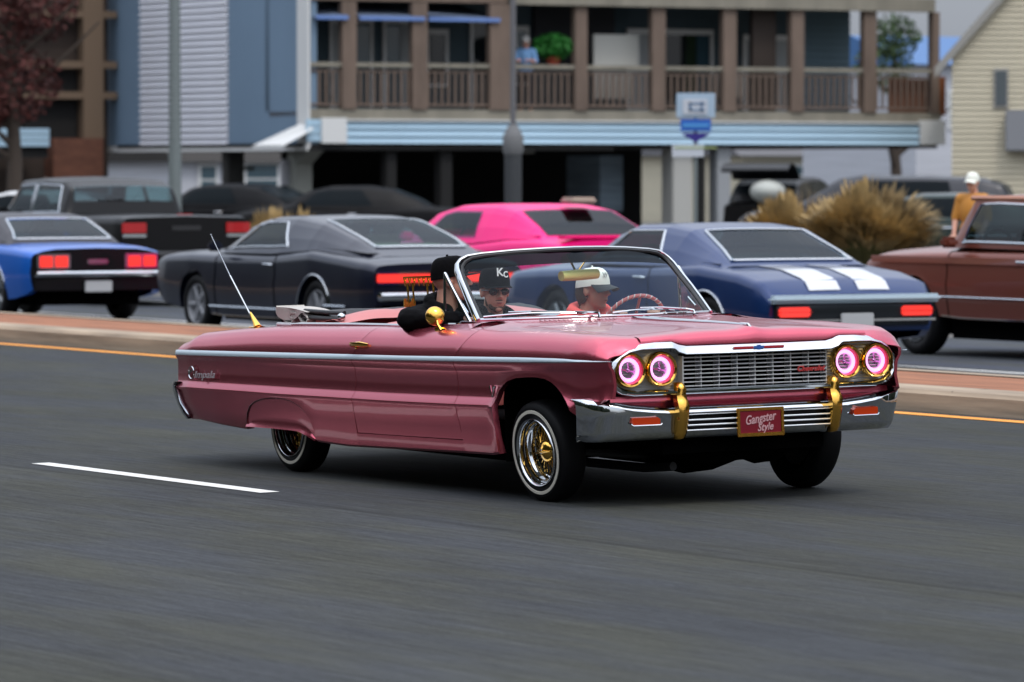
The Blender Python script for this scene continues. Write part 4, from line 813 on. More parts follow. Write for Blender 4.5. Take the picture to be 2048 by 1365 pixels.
# plate
plM=front_frame(.752,0.0,.388)
pt=ob('front_plate',MB().box(-.125,.125,-.058,.058,-.004,.002),mat('maroon_plate',(.20,.008,.02),.35,coat=.6),car,M=plM)
mb=MB()
for a in ((-.145,.145,.058,.074),(-.145,.145,-.076,-.058),(-.145,-.127,-.06,.06),(.127,.145,-.06,.06)): mb.box(a[0],a[1],a[2],a[3],-.006,.006,bev=.002)
ob('plate_frame',mb,gold,pt)
ptx=mat('pale_pink_script',(.62,.36,.38),.4)
text('plate_script','Gangster',.066,ptx,pt,Matrix.Translation((-.005,.016,.004))@Matrix.Rotation(R(7),4,'Z'),shear=.35,ext=.001,bold=.001,sx=.78)
text('plate_script','Style',.056,ptx,pt,Matrix.Translation((.025,-.030,.004))@Matrix.Rotation(R(4),4,'Z'),shear=.35,ext=.001,bold=.001,sx=.9)
# wipers
for s,(pv,el,b0,b1) in {-1:((-.205,.966),(-.60,1.0),(-.80,.962),(-.33,.985)),1:((.475,.962),(.10,1.0),(-.10,.965),(.30,.985))}.items():
    gx=lambda y,z: wbx(y)-(z-.955)*1.45+.018
    w=ob('wiper',MB().tube([B(wbx(pv[0])+.055,pv[0],.955),B(wbx(pv[0])+.045,pv[0],pv[1]+.012),B(gx(pv[0]-.04,.98)+.02,pv[0]-.04,.985),B(gx(el[0],el[1])+.012,el[0]*.65+pv[0]*.35,.998),B(gx(el[0],el[1]),el[0],el[1])],[.010,.009,.007,.006,.004],6),chrome,car)
    if s<0: yy=lin(-.72,-.24,9)
    else: yy=lin(-.10,.36,9)
    ob('wiper_blade',MB().tube([B(gx(y,.975+.018*(i/8))+.006,y,.966+.024*math.sin(math.pi*(i+2)/12)) for i,y in enumerate(yy)],.0055,6),chrome,w)
# underbody
ob('chassis',MB().box(-2.55,-.42,-.86,.86,.20,.42).box(-4.1,-3.45,-.80,.80,.38,.60).box(-3.45,-2.5,-.58,.58,.25,.60).box(-.42,.58,-.50,.50,.27,.60),black,car,smooth=0)
ob('wheel_well',MB().grid([[B(x,-.60,z) for x in (-.40,.56)] for z in (.34,.78)]).grid([[B(x,.60,z) for x in (-.40,.56)] for z in (.34,.78)]).grid([[B(-.385,y,z) for y in (-.90,.90)] for z in (.2,.86)]).grid([[B(x,y,.80) for x in (-.40,.60)] for y in (-.85,.85)]).box(-3.42,-2.5,-.86,.86,.60,.62).box(-3.46,-3.42,-.9,.9,.38,.62).box(-2.5,-2.46,-.9,.9,.3,.62),black,car,smooth=0)
mb=MB()
for y0,y1,x0,z0,rr in ((-.42,.42,.40,.225,.055),(-.30,.18,.15,.185,.075),(-.5,.5,-.05,.215,.06),(.1,.45,.30,.20,.05)): mb.tube([B(x0,y0,z0+.05),B(x0+.04,(y0*2+y1)/3,z0),B(x0+.03,(y0+2*y1)/3,z0+.01),B(x0,y1,z0+.05)],rr,10)
ob('crossmember_and_sump',mb,black,car)
ob('exhaust_pipe',MB().tube([B(.35,-.30,.16),B(.1,-.33,.15),B(-1.0,-.35,.19)],.025,8).tube([(.1,-.72,.27),(.1,.0,.20),(.1,.72,.27)],.022,8),mat('dark_steel',(.08,.08,.085),.4,.8),car)
# wheels
def wheel(a,b,side,steer,camber):
    out=Vector((0,side,0)); M=Matrix.Translation((a,b,.272))@Matrix.Rotation(R(steer),4,'Z')@Matrix.Rotation(R(camber)*-side,4,'X')@Matrix.Rotation(R(-90)*side,4,'X')
    w=bpy.data.objects.new('wheel',None); col.objects.link(w); w.parent=car; w.matrix_local=M
    ob('tyre',MB().lathe([(.165,.045),(.178,.070),(.188,.078),(.205,.082),(.235,.080),(.258,.068),(.268,.056),(.2725,.035),(.274,0),(.2725,-.035),(.268,-.056),(.258,-.068),(.235,-.080),(.188,-.078),(.165,-.05)],n=56).lathe([(.232,.0815),(.238,.0815)],n=56),rubber,w,smooth=60)
    ob('whitewall_stripe',MB().lathe([(.2085,.0815),(.210,.0842),(.2255,.0835),(.227,.080)],n=56),wwm,w)
    rim=ob('rim',MB().lathe([(.186,.070),(.184,.082),(.180,.087),(.175,.084),(.171,.070),(.170,.050),(.163,.046),(.162,.020),(.157,.016),(.155,-.012),(.149,-.016),(.147,-.05)],n=56),chrome,w,smooth=50); ob('brake_drum',MB().lathe([(.148,-.048),(.10,-.052),(.0,-.052)],n=40),mat('dark_drum',(.012,.010,.010),.5,.4),w)
    hub=ob('hub',MB().lathe([(0,.050),(.018,.049),(.026,.042),(.036,.036),(.052,.028),(.060,.014),(.056,0),(.048,-.01),(.048,-.05)],n=28).tube([(-.062,0,.030),(-.02,0,.044),(0,0,.046),(.02,0,.044),(.062,0,.030)],[.005,.012,.014,.012,.005],10,sq=(.7,1)),goldb,w)
    ob('hub_centre',MB().lathe([(0,.052),(.012,.051),(.016,.044)],n=16),chrome,w)
    sp=None
    for k in range(44):
        a0=2*math.pi*k/44; tw_=(.35 if k%2 else -.35); r0,r1=(.047,.152); z0,z1=((.020,-.006) if k%2 else (-.03,-.030))
        p=Vector((r0*math.cos(a0+tw_),r0*math.sin(a0+tw_),z0)); q=Vector((r1*math.cos(a0),r1*math.sin(a0),z1))
        if k<2: me=MB().tube([p,q],.0026,5).mesh('spoke'); me.materials.append(goldb); sp=(sp or [])+[me]; o=ob('spoke',me,None,w)
        else: o=ob('spoke',sp[k%2],None,w,M=Matrix.Rotation(2*math.pi*(k-k%2)/44,4,'Z'))
    return w
wheel(-.09,-.806,-1,2.5,6); wheel(-.09,.806,1,2.5,6)
wheel(-3.067,-.765,-1,0,0); wheel(-3.067,.765,1,0,0)
# ================================================================== PEOPLE
def skin(name,c): 
    m=mat(name,c,.5); m.node_tree.nodes['Principled BSDF'].inputs['Subsurface Weight'].default_value=.08; return m
sk1=skin('fair_skin',(.70,.36,.26)); sk2=skin('tan_skin',(.58,.32,.22)); eyew=mat('eye_white',(.7,.68,.65),.2); eyed=mat('eye_dark',(.03,.018,.012),.1)
blk=mat('black_cotton',(.005,.005,.006),.95,bump=(70,.5,.006),spec=.1); coral=mat('coral_hoodie_fleece',(.72,.10,.09),.9,bump=(60,.5,.006)); denim=mat('denim',(.04,.06,.10),.9); lensm=mat('sunglass_lens',(.006,.006,.007),.06,spec=.9)
hairb=mat('brown_hair',(.05,.03,.02),.8,bump=((40,40,200),.7,.004)); capw=mat('white_cap_cloth',(.74,.76,.68),.85); beard=mat('beard',(.11,.065,.04),.95,bump=(250,.8,.004)); lipm=mat('lips',(.35,.11,.10),.5)
def head_parts(mb,H,scale=1.0):   # H: matrix of the skull centre, +x forward
    def b(c,r,n=3): 
        mb.ball(H@(Vector(c)*scale),tuple(v*scale for v in r),n,H.to_3x3().to_4x4())
    def t(a,c,r1,r2): mb.cap(H@(Vector(a)*scale),H@(Vector(c)*scale),r1*scale,r2*scale)
    b((-.012,0,.032),(.098,.077,.100)); b((.022,0,-.035),(.070,.061,.084)); b((.028,0,-.082),(.050,.047,.036)); b((.062,0,-.100),(.022,.026,.019))
    t((.088,0,.010),(.112,0,-.026),.009,.0125); b((.104,.011,-.031),(.010,.009,.008),2); b((.104,-.011,-.031),(.010,.009,.008),2)
    b((.074,0,.024),(.020,.052,.010),2); b((.058,.036,-.022),(.024,.020,.018),2); b((.058,-.036,-.022),(.024,.020,.018),2)
    b((.086,0,-.060),(.010,.024,.006),2); b((.084,0,-.071),(.010,.020,.007),2)
    for s in(-1,1): b((-.006,s*.078,-.012),(.020,.009,.031),2); b((-.010,s*.083,.004),(.012,.008,.014),2)
    t((-.028,0,-.060),(-.045,0,-.175),.054,.060)
def hand(mb,w,d,up,curl=.5,s=1):
    d=d.normalized(); side=d.cross(up).normalized(); n=side.cross(d).normalized()
    Rm=Matrix((d,side,n)).transposed().to_4x4()
    mb.ball(w+d*.045,(.05,.040,.016),2,Rm)
    for k,L in enumerate((.068,.078,.074,.058)):
        p=w+d*.085+side*(-.030+.020*k); q=p+d*L*.5*math.cos(curl)-n*L*.5*math.sin(curl); r_=q+d*L*.5*math.cos(curl*2.6)-n*L*.5*math.sin(curl*2.6)
        mb.cap(p,q,.0095,.0088,8); mb.cap(q,r_,.0088,.0075,8)
    p=w+d*.025-side*.038*s; q=p+d*.035-side*.020*s-n*.01; mb.cap(p,q,.0115,.010,8); mb.cap(q,q+d*.028-n*.008,.010,.008,8)
def cap_(root,H,mc,mv,hgt=.105,flat=False,scale=1.0,logo=None,mname='cap'):
    rows=[]; nr=9
    for i in range(nr):
        a=(math.pi/2)*i/(nr-1); z=.030+hgt*math.sin(a)**(.8 if flat else 1); k=max(.02,math.cos(a)**(.42 if flat else .55))
        rows.append([H@(Vector((-.010+.108*k*math.cos(f)*(1.0+.03*math.cos(f)),.090*k*math.sin(f),z-.012*(1-math.cos(f))*(1-i/nr)))*scale) for f in lin(0,2*math.pi,29)[:-1]])
    mb=MB().grid(rows,closed=True); mb.poly(rows[-1])
    mb.ball(H@(Vector((-.01,0,.032+hgt))*scale),.008*scale,1)
    c=ob(mname,mb,mc,root,smooth=70)
    rows=[]
    for t in lin(0,1,7):
        rows.append([H@(Vector((-.010+(.106)*math.cos(f)+ (.075*t)*math.cos(f*.75),(.090+.004*t)*math.sin(f)*(1-.06*t),.032-.020*t*(0 if flat else 1)-(.010 if flat else .030)*abs(math.sin(f))**2*t))*scale) for f in lin(-1.15,1.15,17)])
    top=MB().grid(rows); rows2=[[p-(H.to_3x3()@Vector((0,0,.004))) for p in r] for r in rows]; top.grid(rows2); top.grid([rows[-1],rows2[-1]])
    ob('cap_visor',top,mv,c,smooth=60)
    return c
def seated(label,anchor,head,turn,tilt,mskin,mtop,rarm,larm,scale=1.0,leanneck=None):
    """anchor = hips, head = skull centre, both in the car's frame"""
    root=thing('person',label,'person',CARM@Matrix.Translation(anchor)); hp=head-anchor
    H=Matrix.Translation(hp)@Matrix.Rotation(R(turn),4,'Z')@Matrix.Rotation(R(tilt),4,'Y')
    nk=hp+Vector((-.04,0,-.15)); sh=nk+Vector((-.01,0,-.05))
    SR=sh+Vector((0,-.185,-.005)); SL=sh+Vector((0,.185,-.005))
    mb=MB(); head_parts(mb,H,scale); mb.cap(nk,sh,.06,.07)
    def torso(mb,g):
        mb.ball(sh+Vector((.01,0,-.12)),(.115+g,.165+g,.17+g),3); mb.ball(Vector((.0,0,.10)),(.125+g,.155+g,.16+g),3); mb.ball(Vector((0,0,0)),(.15+g,.17+g,.12+g),3)
        mb.cap(sh+Vector((0,-.10,0)),SR,.062+g,.066+g); mb.cap(sh+Vector((0,.10,0)),SL,.062+g,.066+g)
    torso(mb,-.012)
    arms=[]
    for S,(E_,W_),s in ((SR,rarm,-1),(SL,larm,1)):
        E_=E_-anchor; W_=W_-anchor; mb.cap(S,E_,.048,.040); mb.cap(E_,W_,.040,.027); hand(mb,W_+(W_-E_).normalized()*.01,(W_-E_),Vector((0,0,1)),.6,s); arms.append((S,E_,W_))
    for s in(-1,1):
        kn=Vector((.44,s*.13,.06)); ft=Vector((.62,s*.13,-.30)); mb.cap((0,s*.10,.0),kn,.085,.06); mb.cap(kn,ft,.055,.04); mb.cap(ft,ft+Vector((.14,0,-.03)),.042,.035)
    ob('body',remesh(mb,.0075,3),mskin,root)
    mb=MB(); torso(mb,.010)
    for S,E_,W_ in arms:
        mb.cap(S,E_,.070,.060); mb.cap(E_,W_-(W_-E_).normalized()*.02,.060,.045)
        for k in (.3,.55,.8): p=S.lerp(E_,k); mb.ball(p,(.067,.067,.067),2)
    # rolled hood behind the neck
    for i in range(12):
        a=math.pi*(.15+1.7*i/11); a2=math.pi*(.15+1.7*(i+1)/11)
        q=lambda a: nk+Vector((.095*math.cos(a)+.005,.112*math.sin(a),.018+.034*(-math.cos(a))))
        if i<11: mb.cap(q(a),q(a2),.036,.036,8)
    me=remesh(mb,.009,4); nn=[v.normal.copy() for v in me.vertices]
    for v,n_ in zip(me.vertices,nn):
        p=v.co; w=mnoise.noise(Vector((p.x*9,p.y*9,p.z*26)))*.009+mnoise.noise(p*34)*.003; v.co=p+n_*w
    ob('hoodie' if mtop is not blk else 'black_sweatshirt',me,mtop,root)
    mb=MB()
    for s in(-1,1): mb.cap((0,s*.10,.0),(.44,s*.13,.06),.098,.074); mb.cap((.44,s*.13,.06),(.60,s*.13,-.26),.07,.06)
    mb.ball((0,0,0),(.16,.18,.13),3); ob('trousers',remesh(mb,.016,3),denim if mtop is coral else blk,root)
    return root,H
# front passenger, turned away, arm over the door
r1,H1=seated('person in black cap and black sweatshirt, elbow over the near door, face turned away',B(-1.93,-.42,.66),B(-1.80,-.43,1.185),58,-4,sk1,blk,(B(-1.43,-.915,.975),B(-1.12,-.73,.965)),(B(-1.70,-.12,.72),B(-1.45,-.20,.68)))
cap_(r1,H1,blk,blk,.110,flat=True)
# rear passenger with KC cap, beard and dark glasses
r2,H2=seated('bearded person in the back seat in sunglasses and a black cap lettered KC',B(-2.50,-.02,.60),B(-2.12,.03,1.118),-12,2,sk1,blk,(B(-2.15,-.32,.74),B(-1.95,-.15,.72)),(B(-2.15,.34,.74),B(-1.95,.15,.72)))
c2=cap_(r2,H2,blk,blk,.112,flat=True)
def logo(parent,H,s,size,m,az,el_z,rad,sh=0):
    o=H@Vector((-.010+rad*math.cos(az),rad*.84*math.sin(az),el_z)); n=(H.to_3x3()@Vector((math.cos(az),math.sin(az),.12))).normalized(); ez=H.to_3x3()@Vector((0,0,1)); ez=(ez-n*ez.dot(n)).normalized(); ex=ez.cross(n)
    text('cap_letter',s,size,m,parent,Matrix(((ex.x,ez.x,n.x,o.x),(ex.y,ez.y,n.y,o.y),(ex.z,ez.z,n.z,o.z),(0,0,0,1))),shear=sh,ext=.001,bold=.0012)
cl=mat('cap_letter_white',(.75,.75,.74),.6)
logo(c2,H2,'K',.066,cl,.02,.112,.106); logo(c2,H2,'C',.050,cl,.46,.098,.106)
mb=MB()
for s in(-1,1):
    mb.ball(H2@Vector((.083,s*.033,.000)),(.010,.030,.021),2,H2.to_3x3().to_4x4()); mb.tube([H2@Vector((.075,s*.062,.008)),H2@Vector((.0,s*.082,.006))],.0035,6)
mb.tube([H2@Vector((.094,-.01,.006)),H2@Vector((.094,.01,.006))],.004,6)
ob('sunglasses',mb,lensm,r2)
mb=MB()
for c,r in (((.052,0,-.093),(.030,.036,.030)),((.040,.032,-.075),(.026,.018,.034)),((.040,-.032,-.075),(.026,.018,.034)),((.012,.050,-.055),(.022,.012,.036)),((.012,-.050,-.055),(.022,.012,.036)),((.085,0,-.049),(.012,.026,.005))): mb.ball(H2@Vector(c),r,2,H2.to_3x3().to_4x4())
ob('beard',remesh(mb,.005,2),beard,r2); ob('mouth',MB().ball(H2@Vector((.092,0,-.064)),(.006,.019,.0055),2,H2.to_3x3().to_4x4()),lipm,r2)
# driver
r3,H3=seated('driver in coral hoodie and white cap with dark visor, behind the steering wheel',B(-1.78,.40,.62),B(-1.64,.41,1.108),26,0,sk2,coral,(B(-1.42,.16,.76),B(-1.24,.25,.92)),(B(-1.42,.66,.76),B(-1.24,.56,.92)),scale=.94)
c3=cap_(r3,H3,capw,mat('dark_grey_visor',(.03,.035,.04),.8),.102,scale=.97)
logo(c3,H3,'W',.036,mat('pale_grey_thread',(.45,.47,.45),.7),-.25,.085,.108)
for s in(-1,1):
    e=ob('eye',MB().ball(H3@Vector((.066,s*.029,.004)),.0105,2),eyew,r3); ob('iris',MB().ball(H3@Vector((.0735,s*.030,.004)),.0052,2),eyed,e)
ob('mouth',MB().ball(H3@Vector((.084,0,-.061)),(.006,.018,.005),2,H3.to_3x3().to_4x4()),lipm,r3)
mb=MB()
for s in(-1,1):
    mb.ball(H3@Vector((-.045,s*.058,-.02)),(.045,.020,.065),2,H3.to_3x3().to_4x4())
mb.ball(H3@Vector((-.072,0,-.03)),(.030,.060,.085),2,H3.to_3x3().to_4x4()); ob('hair',remesh(mb,.006,2),hairb,r3)
ob('earring',MB().ball(H3@Vector((.0,-.082,-.045)),.005,1),chrome,r3)
# standing people in the background
def standing(label,pos,face,mtop,mleg,msk,capm=None,h=1.72,armup=None,hold=None):
    k=h/1.72; t=thing('person',label,'person',Matrix.Translation(pos)@Matrix.Rotation(R(face),4,'Z')); mb=MB()
    H=Matrix.Translation((0.01,0,1.60*k)); head_parts(mb,H,k)
    def legs(mb,g):
        for s in(-1,1): mb.cap((0,s*.09*k,.90*k),(.02,s*.10*k,.50*k),.075+g,.055+g); mb.cap((.02,s*.10*k,.50*k),(-.01,s*.11*k,.09*k),.052+g,.040+g)
    def tor(mb,g):
        mb.ball((0,0,1.22*k),(.11+g,.16+g,.24*k),3); mb.ball((0,0,.98*k),(.11+g,.155+g,.14*k),3); mb.cap((0,-.17*k,1.38*k),(0,.17*k,1.38*k),.06+g,.06+g)
    E=[Vector((.02,s*.24*k,1.12*k)) for s in(-1,1)]; Wr=[Vector((.14,s*.20*k,.92*k)) for s in(-1,1)]
    if armup: E=[Vector((.12,s*.25*k,1.15*k)) for s in(-1,1)]; Wr=[Vector((.30,s*.14*k,1.18*k)) for s in(-1,1)]
    tor(mb,-.01); legs(mb,0)
    for i,s in enumerate((-1,1)): mb.cap((0,s*.18*k,1.38*k),E[i],.045,.038); mb.cap(E[i],Wr[i],.038,.026); hand(mb,Wr[i],(Wr[i]-E[i]),Vector((0,0,1)),.5,s); mb.cap((-.03,s*.11*k,.05),(.14,s*.12*k,.035),.045,.038)
    ob('body',remesh(mb,.012,2),msk,t)
    mb=MB(); tor(mb,.015)
    for i,s in enumerate((-1,1)): mb.cap((0,s*.18*k,1.38*k),E[i],.062,.055)
    ob('shirt',remesh(mb,.016,3),mtop,t); mb=MB(); legs(mb,.018); mb.ball((0,0,.93*k),(.125,.165,.12*k),2); ob('trousers',remesh(mb,.018,3),mleg,t)
    if capm: cap_(t,H,capm,capm,.105,scale=k)
    else: ob('hair',MB().ball(H@Vector((-.02,0,.05)),(.10,.085,.10),2),hairb,t)
    return t
tee=mat('light_blue_shirt',(.16,.34,.62),.8); ltr=mat('dark_shorts',(.04,.045,.06),.8); orange=mat('golden_orange_jacket',(.60,.26,.04),.7); greent=mat('green_shirt',(.10,.30,.07),.8)
pos=DM@Vector((px2s(1072),.45,2.98)); standing('person in light blue shirt and pale cap at the balcony rail beside the green plant',pos,-100,tee,ltr,sk1,mat('pale_cap',(.5,.5,.48),.8),1.66,armup=True)
standing('person in golden orange jacket and white cap behind the brown pickup',pxp(1945,61.0,.10),-120,orange,denim,sk1,capw,1.60)
for o in [c for c in bpy.data.objects if c.name.startswith('shirt') and c.data.materials and c.data.materials[0]==orange]: pass
standing('person in a green shirt standing at the far left behind the white car',pxp(92,84,.07),-80,greent,denim,sk2,None,1.50)
# potted plant on the balcony
pp=thing('potted_plant','bright green potted plant in a red pot on the balcony rail',"plant",Matrix.Translation(DM@Vector((px2s(1122),.35,4.03))))
ob('pot',MB().lathe([(0,0),(.13,0),(.17,.16),(.18,.17),(.165,.17),(.15,.14),(0,.13)],n=18),mat('red_pot',(.42,.08,.04),.6),pp)
mb=MB(); leaf_cloud(mb,(0,0,.40),(.42,.36,.26),2200,.075,random.Random(9)); ob('foliage',mb,mat('bright_green_leaves',(.03,.22,.03),.7,var=(5,.4)),pp,smooth=0)
ob('plant_shelf',MB().box(-.3,.3,-.2,.2,-.03,0),wood,pp,smooth=0)
# ================================================================== BACKGROUND VEHICLES (all head away to the left)
platew=mat('licence_plate_white',(.55,.57,.58),.45); tail=mat('lit_tail_lamp',(.6,.02,.02),.2,coat=1,emit=(1,.05,.035),es=.75); taild=mat('dim_tail_lamp',(.30,.008,.012),.2,coat=1,emit=(1,.02,.02),es=.10)
hub_g=mat('grey_wheel_paint',(.22,.23,.24),.3,.8)
clr=glass('car_glass',(.50,.74,.74),.045); clrd=glass('dark_car_glass',(.16,.20,.22),.03)
bgl=mat('tinted_car_glass',(.008,.012,.015),.25,spec=.07)
teal_gl=mat('teal_rear_glass',(.012,.040,.045),.18,spec=.07)
def vehicle(name,label,cat,M,sp):
    """local x forward from the tail, y left, z up"""
    t=thing(name,label,cat,M); L=sp['L']; P=sp['paint']; ch=sp.get('chrome',chrome)
    xs=sp['x']; Wd=sp['w']; ZB=sp['zb']; ZK=sp['belt']; ZT_=sp['top']
    whx=sp['wheels']; wr=sp.get('wr',.34); ar=wr+.055
    cols=set(lin(xs[0],xs[-1],40))
    for c in whx:
        for a in lin(0,math.pi,15): cols.add(c+ar*math.cos(a))
        cols.add(c+ar+.001); cols.add(c-ar-.001)
    cols=sorted(cols); f=lambda x,arr: ip(x,xs,arr)
    hip=sp.get('hip',0)
    def sec(x,s):
        w,zb,zk,zt=f(x,Wd),f(x,ZB),f(x,ZK),f(x,ZT_)
        zl=zb
        for c in whx:
            if abs(x-c)<ar: zl=max(zb,wr-.01+math.sqrt(max(0,ar*ar-(x-c)**2)))
        m=zb+(zk-zb)*.52
        pts=[(w*.955,zb),(w*.985,zb+(m-zb)*.5),(w*1.0,m),(w*.985,m+(zk-m)*.30),(w*.982,m+(zk-m)*.7),(w*.965,zk-.035),(w*.94,zk-.008),(w*.90,zk+.004),(w*.80,zk+(zt-zk)*.5),(w*.62,zt-.006),(w*.3,zt),(0,zt+.006)]
        zs=[p[1] for p in pts[:7]]; ws=[p[0] for p in pts[:7]]
        out=[]
        for ww,z in pts:
            if z<zl: z=zl; ww=float(np.interp(z,zs,ws))
            out.append((x,s*ww,z))
        out.insert(0,(x,s*(out[0][1]*s-.08),out[0][2]+.003))
        return out
    for s in(-1,1):
        pass
    rows=[sec(x,-1)+sec(x,1)[::-1][1:] for x in cols]
    ob('body',MB().grid(rows),P,t,weld=.001,smooth=40)
    # nose and tail closing panels
    for e,nm in ((xs[0],'tail_panel'),(xs[-1],'nose_panel')):
        r=rows[0] if e==xs[0] else rows[-1]; n=len(r)//2; a=r[:n+1]; b=r[::-1][:n+1]
        ob(nm,MB().grid([[p,((p[0]+q[0])/2,0,p[2]),q] for p,q in zip(a,b)]),sp.get('tailm',P) if nm=='tail_panel' else P,t,smooth=30)
    # greenhouse
    g=sp.get('gh')
    if g:
        gx,gt,gwb,gwt=g['x'],g['z'],g['wb'],g['wt']
        def G(x,u,off=0):
            zb=f(x,ZK)*.3+f(x,ZT_)*.7-.01; zt=max(ip(x,gx,gt),zb-.02); wb=ip(x,gx,gwb); wt=ip(x,gx,gwt); d=zt-zb
            pts=[(wb,zb),(wb-(wb-wt)*.30,zb+d*.40),(wb-(wb-wt)*.66,zb+d*.76),(wb-(wb-wt)*.86,zb+d*.91),(wt*.97,zb+d*.965),(wt*.80,zb+d*.99),(wt*.45,zb+d*1.01),(0,zb+d*1.02)]
            us=[0,.22,.42,.52,.60,.70,.85,1]; a=float(np.interp(u,us,[p[0] for p in pts])); b=float(np.interp(u,us,[p[1] for p in pts]))
            return a,b
        rows=[]
        see=sp.get('see',True); NX,NU=(200,72) if see else (45,18)
        xg=sorted(set(lin(gx[0],gx[-1],NX))); ug=lin(0,1,NU+1); ug=ug+[2-u for u in ug[::-1][1:]]
        for x in xg:
            r=[]
            for u in ug:
                a,b=G(x,u if u<=1 else 2-u); r.append((x,-a if u<=1 else a,b))
            rows.append(r)
        def inwin(x,u):
            u=u if u<=1 else 2-u
            for key in ('rear','front'):
                if key in g:
                    xb,xt,u0,u1=g[key][:4]; v=(x-xb)/(xt-xb)
                    if .05<v<.96 and u>u0*(1-v)+u1*v+.03: return True
            for q in g.get('sides',()):
                A=q[0]; v=(u-A[0][1])/(A[3][1]-A[0][1])
                if .07<v<.95:
                    a=A[0][0]*(1-v)+A[3][0]*v+.03; b=A[1][0]*(1-v)+A[2][0]*v-.03
                    if a<x<b: return True
            return False
        mbr=MB().grid(rows); nc=len(ug)
        if see: mbr.f=[fc for fc in mbr.f if not inwin((xg[fc[0]//nc]+xg[min(fc[0]//nc+1,len(xg)-1)])/2,(ug[fc[0]%nc]+ug[min(fc[0]%nc+1,nc-1)])/2)]
        ob('roof',mbr,sp.get('roofm',P),t,smooth=50)
        if see:
            ff=lambda x:f(x,ZK)*.3+f(x,ZT_)*.7-.01
            ob('cabin_trim',MB().grid([[(x,y*ip(x,gx,gwb)*.97,max(f(x,ZT_),f(x,ZK))+.016) for y in lin(-1,1,7)] for x in lin(gx[0]+.1,gx[-1]-.1,12)]),dark,t)
            xm=(gx[0]+gx[-1])/2+.1; zc=ff(xm)
            for s in(-1,1):
                st=ob('seat_back',MB().box(xm-.08,xm+.05,s*.36-.23,s*.36+.23,zc,zc+.20,bev=.05),sp.get('seatm',dark),t); ob('head_rest',MB().box(xm-.08,xm+.0,s*.36-.11,s*.36+.11,zc+.215,zc+.30,bev=.03),sp.get('seatm',dark),st)
            ob('rear_seat',MB().box(gx[0]+.75,gx[0]+.90,-.58,.58,zc,zc+.11,bev=.05),sp.get('seatm',dark),t)
            ob('steering_wheel',MB().tube([(xm+.62+.05*math.cos(a),.36+.18*math.sin(a),zc+.02+.16*math.cos(a)) for a in lin(0,2*math.pi,21)[:-1]],.014,6,cyc=True),dark,t)
        def patch(nm,quad,m,s=None,full=False,trim=None):
            # quad: (x,u) bottom-rear, bottom-front, top-front, top-rear
            rows=[]
            for v in lin(0,1,11):
                r=[]
                for k in lin(0,1,15):
                    a=quad[0][0]*(1-k)+quad[1][0]*k; b=quad[3][0]*(1-k)+quad[2][0]*k; ua=quad[0][1]*(1-k)+quad[1][1]*k; ub=quad[3][1]*(1-k)+quad[2][1]*k
                    x=a*(1-v)+b*v; u=ua*(1-v)+ub*v; y,z=G(x,u); r.append(Vector((x,s*(y+.006),z+.004)))
                rows.append(r)
            o=ob(nm,MB().grid(rows),m,t,smooth=50)
            if trim: ob('window_trim',MB().tube(rows[0]+[r[-1] for r in rows[1:]]+rows[-1][::-1][1:]+[r[0] for r in rows[::-1][1:-1]],.012,6,cyc=True),trim,o)
        def screen(nm,xb,xt,u0b,u0t,m,trim=None):
            rows=[]
            for v in lin(0,1,11):
                x=xb*(1-v)+xt*v; u0=u0b*(1-v)+u0t*v; hf=[G(x,u0+(1-u0)*k) for k in lin(0,1,11)]
                sgn=-1 if xb<xt else 1
                rows.append([Vector((x+sgn*.006,-a,b+.007)) for a,b in hf]+[Vector((x+sgn*.006,a,b+.007)) for a,b in hf[::-1][1:]])
            o=ob(nm,MB().grid(rows),m,t,smooth=50)
            if trim: ob('window_trim',MB().tube(rows[0]+[r[-1] for r in rows[1:]]+rows[-1][::-1][1:]+[r[0] for r in rows[::-1][1:-1]],.014,6,cyc=True),trim,o)
        if 'rear' in g: screen('rear_window',*g['rear'])
        if 'front' in g: screen('windshield',*g['front'])
        for q in g.get('sides',()):
            for s in(-1,1): patch('side_window',q[0],q[1],s,trim=q[2])
    # door seams, handles and mirrors
    dx0,dx1=sp.get('door',(L*.42,L*.70))
    for s in(-1,1):
        for xd in (dx0,dx1):
            q=[Vector(p) for p in sec(xd,s)[1:9]]; ob('door_seam',MB().tube([p+Vector((0,s*.001,0)) for p in q],.006,5),black,t)
        q=[sec(x,s)[1] for x in lin(dx0,dx1,9)]; w=f(dx0+.15,Wd); zk=f(dx0+.15,ZK)
        ob('door_handle',MB().tube([(dx0+.06,s*(w*.985),zk-.10),(dx0+.09,s*(w*.985+.03),zk-.095),(dx0+.22,s*(w*.985+.03),zk-.095),(dx0+.25,s*(w*.985),zk-.10)],.012,6),ch,t)
        ob('door_mirror',MB().box(dx1-.22,dx1-.08,min(s*w*.98,s*(w+.14)),max(s*w*.98,s*(w+.14)),zk+.03,zk+.14,bev=.03),P,t)
        ob('sill_trim',MB().tube([(x,s*(f(x,Wd)*.96),f(x,ZB)+.012) for x in lin(whx[0]+ar+.05,whx[1]-ar-.05,8)],.010,5),ch if sp.get('oldie',True) else P,t)
        ob('wheel_arch_lip',MB().tube([(whx[0]+ar*math.cos(a),s*(f(whx[0],Wd)*.99+.003),wr-.01+ar*math.sin(a)) for a in lin(.15,math.pi-.15,15)],.010,5),ch if sp.get('oldie',True) else P,t)
    # wheels
    tm=rubber; me=None
